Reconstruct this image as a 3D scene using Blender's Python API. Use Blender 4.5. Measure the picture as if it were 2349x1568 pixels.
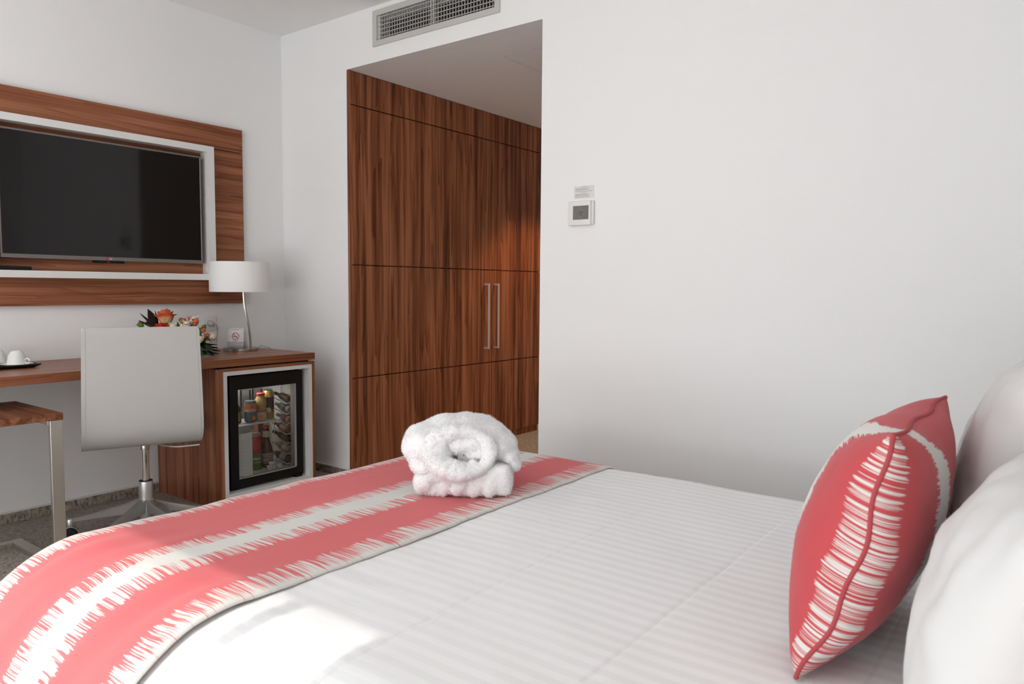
import bpy, bmesh, math, random
from mathutils import Vector, Matrix, noise
random.seed(7)
for o in list(bpy.data.objects): bpy.data.objects.remove(o)
sc = bpy.context.scene
COL = sc.collection
PI = math.pi
# ------------------------------------------------------------------ camera
cam_d = bpy.data.cameras.new('camera'); cam = bpy.data.objects.new('camera', cam_d); COL.objects.link(cam)
yaw, pit, rol = -0.6485, -0.0721, 0.0076
cf = Vector((math.sin(yaw)*math.cos(pit), math.cos(yaw)*math.cos(pit), math.sin(pit)))
cr0 = Vector((math.cos(yaw), -math.sin(yaw), 0)); cu0 = cr0.cross(cf)
cr = cr0*math.cos(rol)+cu0*math.sin(rol); cu = -cr0*math.sin(rol)+cu0*math.cos(rol)
M = Matrix((cr, cu, -cf)).transposed().to_4x4(); M.translation = Vector((3.9332, -2.8401, 1.1117))
cam.matrix_world = M
cam_d.sensor_width = 36.0; cam_d.lens = 1704.95/2349*36.0; cam_d.clip_start = 0.02
cam_d.dof.use_dof = True; cam_d.dof.focus_distance = 3.0; cam_d.dof.aperture_fstop = 7.0
sc.camera = cam
# ------------------------------------------------------------------ light
w = bpy.data.worlds.new('sky'); sc.world = w; w.use_nodes = True
w.node_tree.nodes['Background'].inputs[0].default_value = (0.86, 0.93, 1.0, 1)
w.node_tree.nodes['Background'].inputs[1].default_value = 1.0
def sun(e_deg, az_x, strength):
    d = bpy.data.lights.new('sun', 'SUN'); d.energy = strength; d.angle = math.radians(0.4); d.color = (1, 0.95, 0.88)
    o = bpy.data.objects.new('sun', d); COL.objects.link(o)
    v = Vector((az_x, math.cos(math.radians(e_deg)), -math.sin(math.radians(e_deg))))
    o.rotation_euler = v.to_track_quat('-Z', 'Y').to_euler(); o.location = (2.4, -8, 6)
sun(34.2, 0.0, 2.5)
def area(name, loc, sx, sy, e, up=0.0, col=(0.965, 0.985, 1.0)):
    d = bpy.data.lights.new(name, 'AREA'); d.shape = 'RECTANGLE'; d.size = sx; d.size_y = sy; d.energy = e; d.color = col
    o = bpy.data.objects.new(name, d); COL.objects.link(o); o.location = loc
    o.rotation_euler = Vector((0, 1, up)).to_track_quat('-Z', 'Z').to_euler()
    return o
area('window_daylight', (2.1, -4.42, 1.30), 3.2, 2.1, 33, 0.0)
area('added_upward_fill', (2.3, -4.30, 0.60), 3.4, 1.0, 44, 1.3)  # extra light added by the window, tilted up to brighten the ceiling
ul = area('added_ceiling_fill', (1.9, -3.0, 1.95), 1.2, 1.2, 8, 0.0)  # unseen light added behind the camera, aimed up to even out the room
ul.rotation_euler = (PI, 0, 0)
sc.view_settings.view_transform = 'Standard'; sc.view_settings.look = 'None'
sc.view_settings.exposure = 0.06; sc.view_settings.gamma = 1.0; sc.view_settings.use_curve_mapping = False
try:
    sc.cycles.use_denoising = True
    sc.cycles.max_bounces = 8; sc.cycles.glossy_bounces = 3; sc.cycles.transmission_bounces = 4
    sc.cycles.caustics_reflective = False; sc.cycles.caustics_refractive = False
    sc.cycles.use_adaptive_sampling = True; sc.cycles.adaptive_threshold = 0.08; sc.cycles.adaptive_min_samples = 12; sc.cycles.light_sampling_threshold = 0.04
except Exception: pass
# ------------------------------------------------------------------ material helpers
MATS = {}
def nmat(name):
    m = bpy.data.materials.new(name); m.use_nodes = True
    nt = m.node_tree; b = nt.nodes['Principled BSDF']; MATS[name] = m
    return m, nt, b
def mat(name, col, rough=0.6, metal=0.0, spec=0.5, sheen=0.0, noise_amt=0.0, noise_scale=40, bump=0.0, bump_scale=200, alpha=None, trans=0.0, coat=0.0):
    m, nt, b = nmat(name)
    b.inputs['Base Color'].default_value = (*col, 1); b.inputs['Roughness'].default_value = rough
    b.inputs['Metallic'].default_value = metal; b.inputs['Specular IOR Level'].default_value = spec
    if sheen: b.inputs['Sheen Weight'].default_value = sheen
    if trans: b.inputs['Transmission Weight'].default_value = trans
    if coat: b.inputs['Coat Weight'].default_value = coat
    if noise_amt:
        tc = nt.nodes.new('ShaderNodeTexCoord'); n = nt.nodes.new('ShaderNodeTexNoise'); n.inputs['Scale'].default_value = noise_scale
        n.inputs['Detail'].default_value = 4
        nt.links.new(tc.outputs['Object'], n.inputs['Vector'])
        mx = nt.nodes.new('ShaderNodeMix'); mx.data_type = 'RGBA'
        mx.inputs[6].default_value = (*[c*(1-noise_amt) for c in col], 1); mx.inputs[7].default_value = (*[min(1, c*(1+noise_amt)) for c in col], 1)
        nt.links.new(n.outputs['Fac'], mx.inputs[0]); nt.links.new(mx.outputs[2], b.inputs['Base Color'])
    if bump:
        tc = nt.nodes.new('ShaderNodeTexCoord'); n = nt.nodes.new('ShaderNodeTexNoise'); n.inputs['Scale'].default_value = bump_scale
        nt.links.new(tc.outputs['Object'], n.inputs['Vector'])
        bp = nt.nodes.new('ShaderNodeBump'); bp.inputs['Strength'].default_value = bump; bp.inputs['Distance'].default_value = 0.002
        nt.links.new(n.outputs['Fac'], bp.inputs['Height']); nt.links.new(bp.outputs['Normal'], b.inputs['Normal'])
    return m
def math_n(nt, op, a, b=None, c=None, clamp=False):
    n = nt.nodes.new('ShaderNodeMath'); n.operation = op; n.use_clamp = clamp
    for i, v in enumerate((a, b, c)):
        if v is None: continue
        if isinstance(v, (int, float)): n.inputs[i].default_value = v
        else: nt.links.new(v, n.inputs[i])
    return n.outputs[0]
def noise_n(nt, vec, scale, detail=3, rough=0.5, dist=0.0):
    n = nt.nodes.new('ShaderNodeTexNoise'); n.inputs['Scale'].default_value = scale; n.inputs['Detail'].default_value = detail
    n.inputs['Roughness'].default_value = rough; n.inputs['Distortion'].default_value = dist
    nt.links.new(vec, n.inputs['Vector']); return n.outputs['Fac']
def mapping(nt, vec, scale, loc=(0, 0, 0)):
    n = nt.nodes.new('ShaderNodeMapping'); n.inputs['Scale'].default_value = scale; n.inputs['Location'].default_value = loc
    nt.links.new(vec, n.inputs['Vector']); return n.outputs[0]
def ramp(nt, fac, stops, interp='LINEAR'):
    n = nt.nodes.new('ShaderNodeValToRGB'); n.color_ramp.interpolation = interp
    e = n.color_ramp.elements
    while len(e) < len(stops): e.new(0.5)
    for el, (p, c) in zip(e, stops):
        el.position = p; el.color = (*c, 1) if len(c) == 3 else c
    nt.links.new(fac, n.inputs[0]); return n.outputs[0]
def wood(name, axis, gain=1.0, seed=0.0, rough=0.38, con=1.0):
    """walnut veneer, grain along world axis"""
    m, nt, b = nmat(name)
    g = nt.nodes.new('ShaderNodeNewGeometry')
    sc_c = [9, 9, 9]; sc_c['XYZ'.index(axis)] = 0.28
    sc_f = [150, 150, 150]; sc_f['XYZ'.index(axis)] = 1.2
    sc_w = [2.2, 2.2, 2.2]; sc_w['XYZ'.index(axis)] = 0.9
    pos = g.outputs['Position']
    warp = nt.nodes.new('ShaderNodeTexNoise'); warp.inputs['Scale'].default_value = 1.0; warp.inputs['Detail'].default_value = 2
    nt.links.new(mapping(nt, pos, sc_w, (seed, seed*.7, seed*1.3)), warp.inputs['Vector'])
    vm = nt.nodes.new('ShaderNodeVectorMath'); vm.operation = 'MULTIPLY_ADD'
    nt.links.new(warp.outputs['Color'], vm.inputs[0]); vm.inputs[1].default_value = (.10, .10, .10); nt.links.new(pos, vm.inputs[2])
    wp = vm.outputs[0]
    c = noise_n(nt, mapping(nt, wp, sc_c, (seed, seed, seed)), 1.0, 3, 0.55)
    rings = math_n(nt, 'MULTIPLY', c, 9.0); rings = math_n(nt, 'FRACT', rings)
    rings = math_n(nt, 'POWER', rings, 2.2)
    c2 = noise_n(nt, mapping(nt, pos, [s*3.0 for s in sc_c], (seed+3, seed, 1)), 1.0, 2, 0.5)
    f = noise_n(nt, mapping(nt, pos, sc_f), 1.0, 2, 0.6)
    t = math_n(nt, 'MULTIPLY_ADD', math_n(nt, 'SUBTRACT', c2, 0.5), 1.35*con, 0.42)
    t = math_n(nt, 'MULTIPLY_ADD', f, 0.42, t)
    t = math_n(nt, 'MULTIPLY_ADD', rings, -0.26*con, t)
    col = ramp(nt, t, [(0.22, (0.062*gain, 0.017*gain, 0.006*gain)), (0.42, (0.15*gain, 0.045*gain, 0.018*gain)), (0.58, (0.225*gain, 0.078*gain, 0.034*gain)), (0.8, (0.33*gain, 0.128*gain, 0.062*gain))])
    nt.links.new(col, b.inputs['Base Color'])
    b.inputs['Roughness'].default_value = rough; b.inputs['Specular IOR Level'].default_value = 0.35
    bp = nt.nodes.new('ShaderNodeBump'); bp.inputs['Strength'].default_value = 0.06; bp.inputs['Distance'].default_value = 0.001
    nt.links.new(f, bp.inputs['Height']); nt.links.new(bp.outputs['Normal'], b.inputs['Normal'])
    return m
W_DOOR = wood('walnut_upright_grain', 'Z', 1.35, 2.0, 0.36)
W_Y = wood('walnut_long_grain', 'Y', 1.25, 5.0, 0.42, .62)
W_TOP = wood('walnut_desktop', 'Y', 1.15, 9.0, 0.33, .6)
W_CAB = wood('walnut_cabinet', 'Z', 1.2, 11.0, 0.42, .8)
W_TAB = wood('walnut_side_table', 'X', 0.95, 4.0, 0.4, .8)
WALL = mat('white_wall_paint', (0.885, 0.883, 0.877), 0.85, spec=0.2, bump=0.04, bump_scale=160)
CEIL = mat('ceiling_paint', (0.91, 0.905, 0.90), 0.9, spec=0.1)
WHITE = mat('white_lacquer', (0.78, 0.775, 0.755), 0.35)
PLASTIC = mat('white_plastic', (0.80, 0.785, 0.765), 0.35)
BLACK = mat('black_plastic', (0.007, 0.006, 0.006), 0.4, spec=.25)
BLACKM = mat('black_matte', (0.02, 0.018, 0.018), 0.6)
SCREEN = mat('black_screen_glass', (0.006, 0.0045, 0.004), 0.06, spec=0.4)
BEZEL = mat('grey_bezel', (0.20, 0.175, 0.165), 0.4, metal=0.3)
STEEL = mat('brushed_steel', (0.46, 0.425, 0.375), 0.27, metal=1.0)
STEEL_L = mat('satin_steel', (0.66, 0.62, 0.555), 0.36, metal=1.0)
HANDLE = mat('satin_silver', (0.80, 0.79, 0.77), 0.3, metal=0.6)
CHROME = mat('polished_chrome', (0.75, 0.74, 0.72), 0.12, metal=1.0)
ALU = mat('cast_aluminium', (0.62, 0.61, 0.60), 0.38, metal=0.85)
LEATHER = mat('grey_leather', (0.47, 0.455, 0.435), 0.5, bump=0.10, bump_scale=700)
STITCH = mat('pale_stitching', (0.58, 0.565, 0.54), 0.8)
VENT = mat('vent_aluminium', (0.60, 0.585, 0.56), 0.5, metal=0.2)
CERAMIC = mat('white_ceramic', (0.82, 0.82, 0.80), 0.15)
SHADE = mat('white_lamp_fabric', (0.92, 0.915, 0.90), 0.9, spec=0.1)
PAPER = mat('white_card', (0.92, 0.915, 0.905), 0.7)
RED = mat('red_print', (0.42, 0.02, 0.04), 0.6)
INK = mat('dark_ink', (0.06, 0.06, 0.06), 0.7)
GREYINK = mat('grey_ink', (0.38, 0.37, 0.36), 0.7)
PINKINK = mat('dull_red_ink', (0.50, 0.24, 0.24), 0.7)
LCD = mat('grey_lcd', (0.17, 0.165, 0.145), 0.35)
FRIDGE_W = mat('fridge_liner', (0.70, 0.70, 0.69), 0.45)
WIRE = mat('white_coated_wire', (0.78, 0.78, 0.77), 0.4)
def glass_mat(name, tint=(1, 1, 1), refl=1.0):
    m = bpy.data.materials.new(name); m.use_nodes = True; nt = m.node_tree; nt.nodes.clear()
    o = nt.nodes.new('ShaderNodeOutputMaterial'); t = nt.nodes.new('ShaderNodeBsdfTransparent'); t.inputs[0].default_value = (*tint, 1)
    gl = nt.nodes.new('ShaderNodeBsdfGlossy'); gl.inputs['Roughness'].default_value = 0.02
    fr = nt.nodes.new('ShaderNodeFresnel'); fr.inputs['IOR'].default_value = 1.45
    f = math_n(nt, 'MULTIPLY', fr.outputs[0], refl)
    mx = nt.nodes.new('ShaderNodeMixShader'); nt.links.new(f, mx.inputs[0]); nt.links.new(t.outputs[0], mx.inputs[1]); nt.links.new(gl.outputs[0], mx.inputs[2])
    nt.links.new(mx.outputs[0], o.inputs[0]); return m
PANE = glass_mat('clear_pane', (0.93, 0.94, 0.93), 0.8)
BOTTLE = glass_mat('clear_bottle_glass', (0.80, 0.84, 0.84), 1.5)
# fabric bands: u across, v along, in metres
def ikat(name, stops, total, coral=(0.69, 0.142, 0.150), white=(0.70, 0.685, 0.645)):
    m, nt, b = nmat(name)
    uv = nt.nodes.new('ShaderNodeUVMap'); sx = nt.nodes.new('ShaderNodeSeparateXYZ'); nt.links.new(uv.outputs[0], sx.inputs[0])
    u, v = sx.outputs[0], sx.outputs[1]
    wl = ramp(nt, math_n(nt, 'DIVIDE', u, total), [(p/total, (c, c, c)) for p, c in stops])
    n1 = noise_n(nt, mapping(nt, uv.outputs[0], (4, 130, 1)), 1.0, 1, 0.5)
    n2 = noise_n(nt, mapping(nt, uv.outputs[0], (6, 400, 1), (3, 1, 0)), 1.0, 1, 0.5)
    n3 = noise_n(nt, mapping(nt, uv.outputs[0], (5, 34, 1), (1, 7, 0)), 1.0, 1, 0.5)
    t = math_n(nt, 'MULTIPLY', n1, 0.75); t = math_n(nt, 'MULTIPLY_ADD', n2, 0.9, t); t = math_n(nt, 'MULTIPLY_ADD', n3, 0.3, t)
    t = math_n(nt, 'SUBTRACT', t, 0.975); t = math_n(nt, 'MULTIPLY_ADD', t, 1.7, 0.5)
    t = math_n(nt, 'MAXIMUM', t, 0.09); t = math_n(nt, 'MINIMUM', t, 0.91)
    d = math_n(nt, 'SUBTRACT', wl, t); k = math_n(nt, 'MULTIPLY_ADD', d, 6.0, 0.5, clamp=True)
    mx = nt.nodes.new('ShaderNodeMix'); mx.data_type = 'RGBA'; nt.links.new(k, mx.inputs[0])
    mx.inputs[6].default_value = (*coral, 1); mx.inputs[7].default_value = (*white, 1)
    nt.links.new(mx.outputs[2], b.inputs['Base Color'])
    b.inputs['Roughness'].default_value = 0.85; b.inputs['Specular IOR Level'].default_value = 0.15; b.inputs['Sheen Weight'].default_value = 0.15
    wv = noise_n(nt, mapping(nt, uv.outputs[0], (500, 900, 1)), 1.0, 1)
    bp = nt.nodes.new('ShaderNodeBump'); bp.inputs['Strength'].default_value = 0.15; bp.inputs['Distance'].default_value = 0.001
    nt.links.new(wv, bp.inputs['Height']); nt.links.new(bp.outputs['Normal'], b.inputs['Normal'])
    return m
RUNNER = ikat('coral_and_white_ikat_weave', [(0, .70), (.055, .48), (.066, .25), (.078, 0), (.265, 0), (.276, .30), (.285, .46), (.322, .58), (.336, 1), (.385, 1), (.398, .60), (.442, .46), (.453, .28), (.464, 0), (.580, 0), (.590, .28), (.600, .44), (.645, .54), (.660, .66), (.668, .82)], 0.68)
CUSH = ikat('coral_cushion_weave', [(0, .50), (.024, .46), (.032, .30), (.037, 0), (.140, 0), (.146, .3), (.152, .45), (.162, .6), (.168, 1), (.225, 1), (.232, .6), (.245, .45), (.255, 0)], 0.60, coral=(.54, .075, .084))
PIPING = mat('coral_piping', (0.42, 0.06, 0.07), 0.8)
def stripe_mat():
    m, nt, b = nmat('white_satin_stripe_cotton')
    uv = nt.nodes.new('ShaderNodeUVMap'); sx = nt.nodes.new('ShaderNodeSeparateXYZ'); nt.links.new(uv.outputs[0], sx.inputs[0])
    f = math_n(nt, 'FRACT', math_n(nt, 'DIVIDE', sx.outputs[1], 0.037))
    f = math_n(nt, 'ABSOLUTE', math_n(nt, 'SUBTRACT', f, 0.5)); k = math_n(nt, 'MULTIPLY_ADD', math_n(nt, 'SUBTRACT', f, 0.25), 14.0, 0.5, clamp=True)
    mx = nt.nodes.new('ShaderNodeMix'); mx.data_type = 'RGBA'; nt.links.new(k, mx.inputs[0])
    mx.inputs[6].default_value = (0.835, 0.835, 0.845, 1); mx.inputs[7].default_value = (0.885, 0.884, 0.882, 1)
    nt.links.new(mx.outputs[2], b.inputs['Base Color'])
    r = math_n(nt, 'MULTIPLY_ADD', k, -0.3, 0.8); nt.links.new(r, b.inputs['Roughness']); b.inputs['Specular IOR Level'].default_value = 0.25
    return m
SHEET = stripe_mat()
PILLOW = mat('white_pillow_cotton', (0.72, 0.717, 0.712), 0.7, spec=0.2)
TERRY = mat('white_terry', (0.93, 0.925, 0.925), 0.95, spec=0.05, sheen=0.3, bump=0.6, bump_scale=260)
TERRYP = mat('white_terry_pile', (0.93, 0.925, 0.925), 0.95, spec=0.05)
def carpet(name, dark, light, sx, sy, sz):
    m, nt, b = nmat(name)
    g = nt.nodes.new('ShaderNodeNewGeometry'); p = g.outputs['Position']
    a = noise_n(nt, mapping(nt, p, (sx, sy, sz)), 1.0, 3, 0.6); c = noise_n(nt, mapping(nt, p, (sy, sx, sx)), 1.0, 3, 0.6)
    f = noise_n(nt, p, 420, 2)
    t = math_n(nt, 'MAXIMUM', a, c); t = math_n(nt, 'MULTIPLY_ADD', f, 0.35, math_n(nt, 'SUBTRACT', t, 0.17))
    col = ramp(nt, t, [(0.38, dark), (0.62, light)])
    nt.links.new(col, b.inputs['Base Color']); b.inputs['Roughness'].default_value = 0.95; b.inputs['Specular IOR Level'].default_value = 0.1
    bp = nt.nodes.new('ShaderNodeBump'); bp.inputs['Strength'].default_value = 0.5; bp.inputs['Distance'].default_value = 0.004
    nt.links.new(t, bp.inputs['Height']); nt.links.new(bp.outputs['Normal'], b.inputs['Normal'])
    return m
CARPET = carpet('brown_grey_carpet', (0.20, 0.165, 0.135), (0.54, 0.48, 0.415), 26, 170, 60)
CARPET_B = carpet('woven_carpet_skirting', (0.10, 0.075, 0.056), (0.44, 0.37, 0.30), 30, 90, 30)
# ------------------------------------------------------------------ mesh helpers
MW = {}
def bx(bm, x0, x1, y0, y1, z0, z1, bev=0.0, seg=2):
    r = bmesh.ops.create_cube(bm, size=1.0)
    vs = r['verts']
    for v in vs:
        v.co = Vector((x0+(v.co.x+.5)*(x1-x0), y0+(v.co.y+.5)*(y1-y0), z0+(v.co.z+.5)*(z1-z0)))
    if bev:
        es = list({e for v in vs for e in v.link_edges})
        bmesh.ops.bevel(bm, geom=es, offset=bev, segments=seg, affect='EDGES', profile=0.6)
    return bm
def nb(): return bmesh.new()
def box(x0, x1, y0, y1, z0, z1, bev=0.0, seg=2): return bx(nb(), x0, x1, y0, y1, z0, z1, bev, seg)
def link(name, me, m, parent=None, local=False, smooth=False, ang=None):
    o = bpy.data.objects.new(name, me); COL.objects.link(o)
    if m is not None: me.materials.append(m)
    if smooth:
        for p in me.polygons: p.use_smooth = True
        if ang is not None:
            try: me.set_sharp_from_angle(angle=math.radians(ang))
            except Exception: pass
    if parent is not None:
        o.parent = parent
        if not local and parent.name in MW: me.transform(MW[parent.name].inverted())
        MW[o.name] = MW.get(parent.name, Matrix())
    return o
def obj(name, bm, m, parent=None, local=False, smooth=False, ang=40):
    bmesh.ops.recalc_face_normals(bm, faces=bm.faces)
    me = bpy.data.meshes.new(name); bm.to_mesh(me); bm.free()
    return link(name, me, m, parent, local, smooth, ang)
def tag(o, label, cat, group=None):
    o['label'] = label; o['category'] = cat
    if group: o['group'] = group
    return o
def thing(name, label, cat, loc=(0, 0, 0), rotz=0.0, group=None, rot=None):
    o = bpy.data.objects.new(name, None); COL.objects.link(o); o.empty_display_size = 0.05
    o.location = loc
    if rot is not None: o.rotation_euler = rot
    else: o.rotation_euler = (0, 0, rotz)
    MW[o.name] = Matrix.Translation(Vector(loc)) @ o.rotation_euler.to_matrix().to_4x4()
    return tag(o, label, cat, group)
def struct(name, bm, m, parent=None):
    o = obj(name, bm, m, parent)
    if parent is None: o['kind'] = 'structure'
    MW[o.name] = Matrix()
    return o
def lathe(prof, seg=24, cx=0, cy=0, bm=None, cap=True):
    """prof: list of (r, z) from bottom to top"""
    bm = bm or nb(); rings = []
    for r, z in prof:
        if r < 1e-6: rings.append([bm.verts.new((cx, cy, z))]); continue
        rings.append([bm.verts.new((cx+r*math.cos(2*PI*i/seg), cy+r*math.sin(2*PI*i/seg), z)) for i in range(seg)])
    for a, b in zip(rings, rings[1:]):
        for i in range(seg):
            j = (i+1) % seg
            if len(a) == 1 and len(b) == 1: continue
            if len(a) == 1: bm.faces.new((a[0], b[j], b[i]))
            elif len(b) == 1: bm.faces.new((a[i], a[j], b[0]))
            else: bm.faces.new((a[i], a[j], b[j], b[i]))
    if cap:
        for r in (rings[0], rings[-1]):
            if len(r) > 2: bm.faces.new(r)
    return bm
def tube(pts, r, seg=8, bm=None, closed=False, radii=None):
    bm = bm or nb(); pts = [Vector(p) for p in pts]; n = len(pts); rings = []
    up = Vector((0, 0, 1))
    for i, p in enumerate(pts):
        if closed: t = pts[(i+1) % n]-pts[i-1]
        else: t = pts[min(i+1, n-1)]-pts[max(i-1, 0)]
        t.normalize()
        a = t.cross(up)
        if a.length < 1e-3: a = t.cross(Vector((1, 0, 0)))
        a.normalize(); b = t.cross(a)
        rr = radii[i] if radii else r
        rings.append([bm.verts.new(p+(a*math.cos(2*PI*k/seg)+b*math.sin(2*PI*k/seg))*rr) for k in range(seg)])
    m = n if closed else n-1
    for i in range(m):
        A, B = rings[i], rings[(i+1) % n]
        for k in range(seg): bm.faces.new((A[k], A[(k+1) % seg], B[(k+1) % seg], B[k]))
    if not closed: bm.faces.new(rings[0]); bm.faces.new(rings[-1])
    return bm
def xf(bm, mtx):
    bmesh.ops.transform(bm, matrix=mtx, verts=bm.verts); return bm
def text_bm(s, size, depth=0.0004, align='CENTER', spacing=1.0):
    """flat lettering in the local XY plane (X right, Y up), baseline centred"""
    cu_ = bpy.data.curves.new('t', 'FONT'); cu_.body = s; cu_.size = size; cu_.align_x = align; cu_.align_y = 'CENTER'; cu_.extrude = depth/2; cu_.space_character = spacing
    cu_.resolution_u = 3
    t = bpy.data.objects.new('t', cu_); COL.objects.link(t)
    dg = bpy.context.evaluated_depsgraph_get(); me = bpy.data.meshes.new_from_object(t.evaluated_get(dg))
    bm = nb(); bm.from_mesh(me); bpy.data.objects.remove(t); bpy.data.curves.remove(cu_); bpy.data.meshes.remove(me)
    return bm
def frame_m(o, xdir, ydir):
    x = Vector(xdir).normalized(); y = Vector(ydir).normalized(); z = x.cross(y)
    m = Matrix((x, y, z)).transposed().to_4x4(); m.translation = Vector(o); return m
def crs(ps, n=6):
    out = []
    for i in range(len(ps)-1):
        p0, p1, p2, p3 = ps[max(i-1, 0)], ps[i], ps[i+1], ps[min(i+2, len(ps)-1)]
        for k in range(n):
            t_ = k/n; out.append(.5*((2*p1)+(p2-p0)*t_+(2*p0-5*p1+4*p2-p3)*t_*t_+(3*p1-p0-3*p2+p3)*t_**3))
    out.append(ps[-1]); return out
def copy_obj(o, parent, loc=None):
    c = o.copy(); COL.objects.link(c); c.parent = parent
    if loc is not None: c.location = loc
    return c
# ================================================================== SETTING
AX, BX_, HO, HC = 0.598, 1.941, 2.330, 2.626
YW, XH = -4.60, 4.15
struct('floor', box(-0.1, XH+.1, YW-.1, 3.3, -0.06, 0.0), CARPET)
struct('wall_left', box(-0.12, 0.0, YW-.1, 0.0, 0, HC), WALL)
VX0, VX1, VZ0, VZ1 = 0.856, 1.668, 2.438, 2.568
b = nb()
bx(b, -0.12, .585, 0, .1, 0, HC); bx(b, .585, AX, 0, .012, 0, HC); bx(b, .585, AX, .012, .1, HO, HC); bx(b, BX_, XH+.1, 0, .1, 0, HC)
bx(b, AX, VX0, 0, .1, HO, HC); bx(b, VX1, BX_, 0, .1, HO, HC)
bx(b, VX0, VX1, 0, .1, HO, VZ0); bx(b, VX0, VX1, 0, .1, VZ1, HC)
struct('wall_back', b, WALL)
struct('wall_right', box(XH, XH+.12, YW-.1, 0, 0, HC), WALL)
b = nb()
WX = [(0.45, 1.62), (1.86, 4.02)]
bx(b, -.1, .45, YW-.12, YW, 0, HC); bx(b, 1.62, 1.86, YW-.12, YW, 0, HC); bx(b, 4.02, XH+.1, YW-.12, YW, 0, HC)
for a0, a1 in WX: bx(b, a0, a1, YW-.12, YW, 0, .08); bx(b, a0, a1, YW-.12, YW, 2.40, HC)
struct('wall_front', b, WALL)
for n_, (a0, a1) in enumerate(WX, 1):
    f = nb(); y0, y1 = YW-.09, YW-.04
    for q in ((a0, a0+.05, .08, 2.40), (a1-.03, a1, .08, 2.40), (a0, a1, .08, .14), (a0, a1, 2.35, 2.40), ((2.735 if n_ == 2 else a1-.25), (2.78 if n_ == 2 else a1-.205), .08, 2.40)): bx(f, q[0], q[1], y0, y1, q[2], q[3])
    wn = struct('window_%d' % n_, f, WHITE)
    obj('window_pane', box(a0+.04, a1-.02, YW-.067, YW-.063, .13, 2.36), glass_mat('window_glass', (.95, .95, .95), .5), wn)
SHEER = mat('sheer_curtain_cloth', (.85, .84, .82), .9, spec=.1)
for lb, x0, x1 in (('white sheer curtain drawn over the window towards the television wall', .35, 1.84), ('white sheer curtain gathered at the headboard side of the window', 2.985, 4.08)):
    n_ = int((x1-x0)/.012); vs = []; fs = []
    for z in (.02, 2.45):
        for i in range(n_+1): x = x0+(x1-x0)*i/n_; vs.append((x, YW+.10+.025*math.sin(x*75), z))
    fs = [(i, i+1, n_+2+i, n_+1+i) for i in range(n_)]
    me = bpy.data.meshes.new('sheer_curtain'); me.from_pydata(vs, [], fs); o = link('sheer_curtain', me, SHEER, smooth=True); tag(o, lb, 'curtain')
struct('ceiling', box(-.12, XH+.1, YW-.1, .1, HC, HC+.06), CEIL)
ch = struct('ceiling_hall', box(-.12, BX_+.1, .1, 3.3, HO, HO+.06), CEIL)
obj('access_panel', box(1.463, 1.90, .335, .90, HO-.0010, HO+.002), CEIL, ch)
GAPM = mat('panel_joint', (.42, .40, .38), .9)
for q in ((1.4615, 1.4635, .333, .902), (1.4615, 1.902, .333, .335), (1.4615, 1.902, .900, .902), (1.9, 1.902, .333, .902)): obj('panel_joint', box(*q, HO-.0012, HO+.001), GAPM, ch)
struct('wall_hall_right', box(BX_, BX_+.1, .1, 3.2, 0, HO), WALL)
struct('wall_hall_end', box(-.12, BX_+.1, 3.2, 3.3, 0, HO), WALL)
struct('wall_hall_left', box(-.12, .60, 1.905, 3.2, 0, HO), WALL)
bb = struct('baseboard_left', box(0, .010, YW, -.0, 0, .046), CARPET_B)
obj('edge_strip', box(0, .012, YW, 0, .046, .053, .001, 1), WHITE, bb)
bb = struct('baseboard_back', box(0, AX, -.010, 0, 0, .046), CARPET_B)
obj('edge_strip', box(0, AX, -.012, 0, .046, .053, .001, 1), WHITE, bb)
bb = struct('baseboard_right', box(BX_, XH, -.010, 0, 0, .046), CARPET_B)
obj('edge_strip', box(BX_, XH, -.012, 0, .046, .053, .001, 1), WHITE, bb)
# hall downlight (recessed, warm)
hl = thing('recessed_downlight', 'small warm recessed ceiling spotlight in the entrance hall', 'light', (1.25, 1.72, HO))
obj('trim_ring', lathe([(.028, HO-.006), (.045, HO-.006), (.047, HO), (.028, HO)], 24, 1.25, 1.72, cap=False), STEEL, hl, smooth=True)
ld = bpy.data.lights.new('downlight_beam', 'SPOT'); ld.energy = 52; ld.color = (1, .62, .32); ld.spot_size = math.radians(92); ld.spot_blend = 0.45; ld.shadow_soft_size = .03
lo = bpy.data.objects.new('downlight_beam', ld); COL.objects.link(lo); lo.location = (1.25, 1.72, HO-.02)
# ================================================================== AIR VENT
v = thing('air_vent_grille', 'grey metal ceiling-height air vent grille above the hall opening', 'vent', (1.26, 0, 2.41))
f = nb(); OX0, OX1, OZ0, OZ1 = .824, 1.697, 2.410, 2.598
for q in ((OX0, OX1, OZ0, VZ0), (OX0, OX1, VZ1, OZ1), (OX0, VX0, VZ0, VZ1), (VX1, OX1, VZ0, VZ1)): bx(f, q[0], q[1], -.010, 0.002, q[2], q[3])
obj('frame', f, VENT, v)
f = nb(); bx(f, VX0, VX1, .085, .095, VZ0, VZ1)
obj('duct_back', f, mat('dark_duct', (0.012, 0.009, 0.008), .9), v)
f = nb()
for q in ((VX0, VX0+.02, VZ0, VZ1),): bx(f, q[0], q[1], .0, .03, q[2], q[3])
obj('end_plate', f, VENT, v)
hb = obj('horizontal_blade', box(VX0, VX1, -.006, .001, -.0013, .0013), VENT)
hb.parent = v; first = True
for k in range(6):
    z = VZ0+.0105+k*.0217
    o = hb if k == 0 else copy_obj(hb, v)
    o.location = (-1.26, 0, z-2.41)
vb = obj('vertical_blade', box(-.0012, .0012, .002, .008, VZ0, VZ1), VENT); vb.parent = v
xc = (VX0+VX1)/2
xs = [VX0+.030+k*(xc-.012-VX0-.030)/19 for k in range(20)]+[xc+.014+k*(VX1-xc-.014)/20 for k in range(20)]
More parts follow.
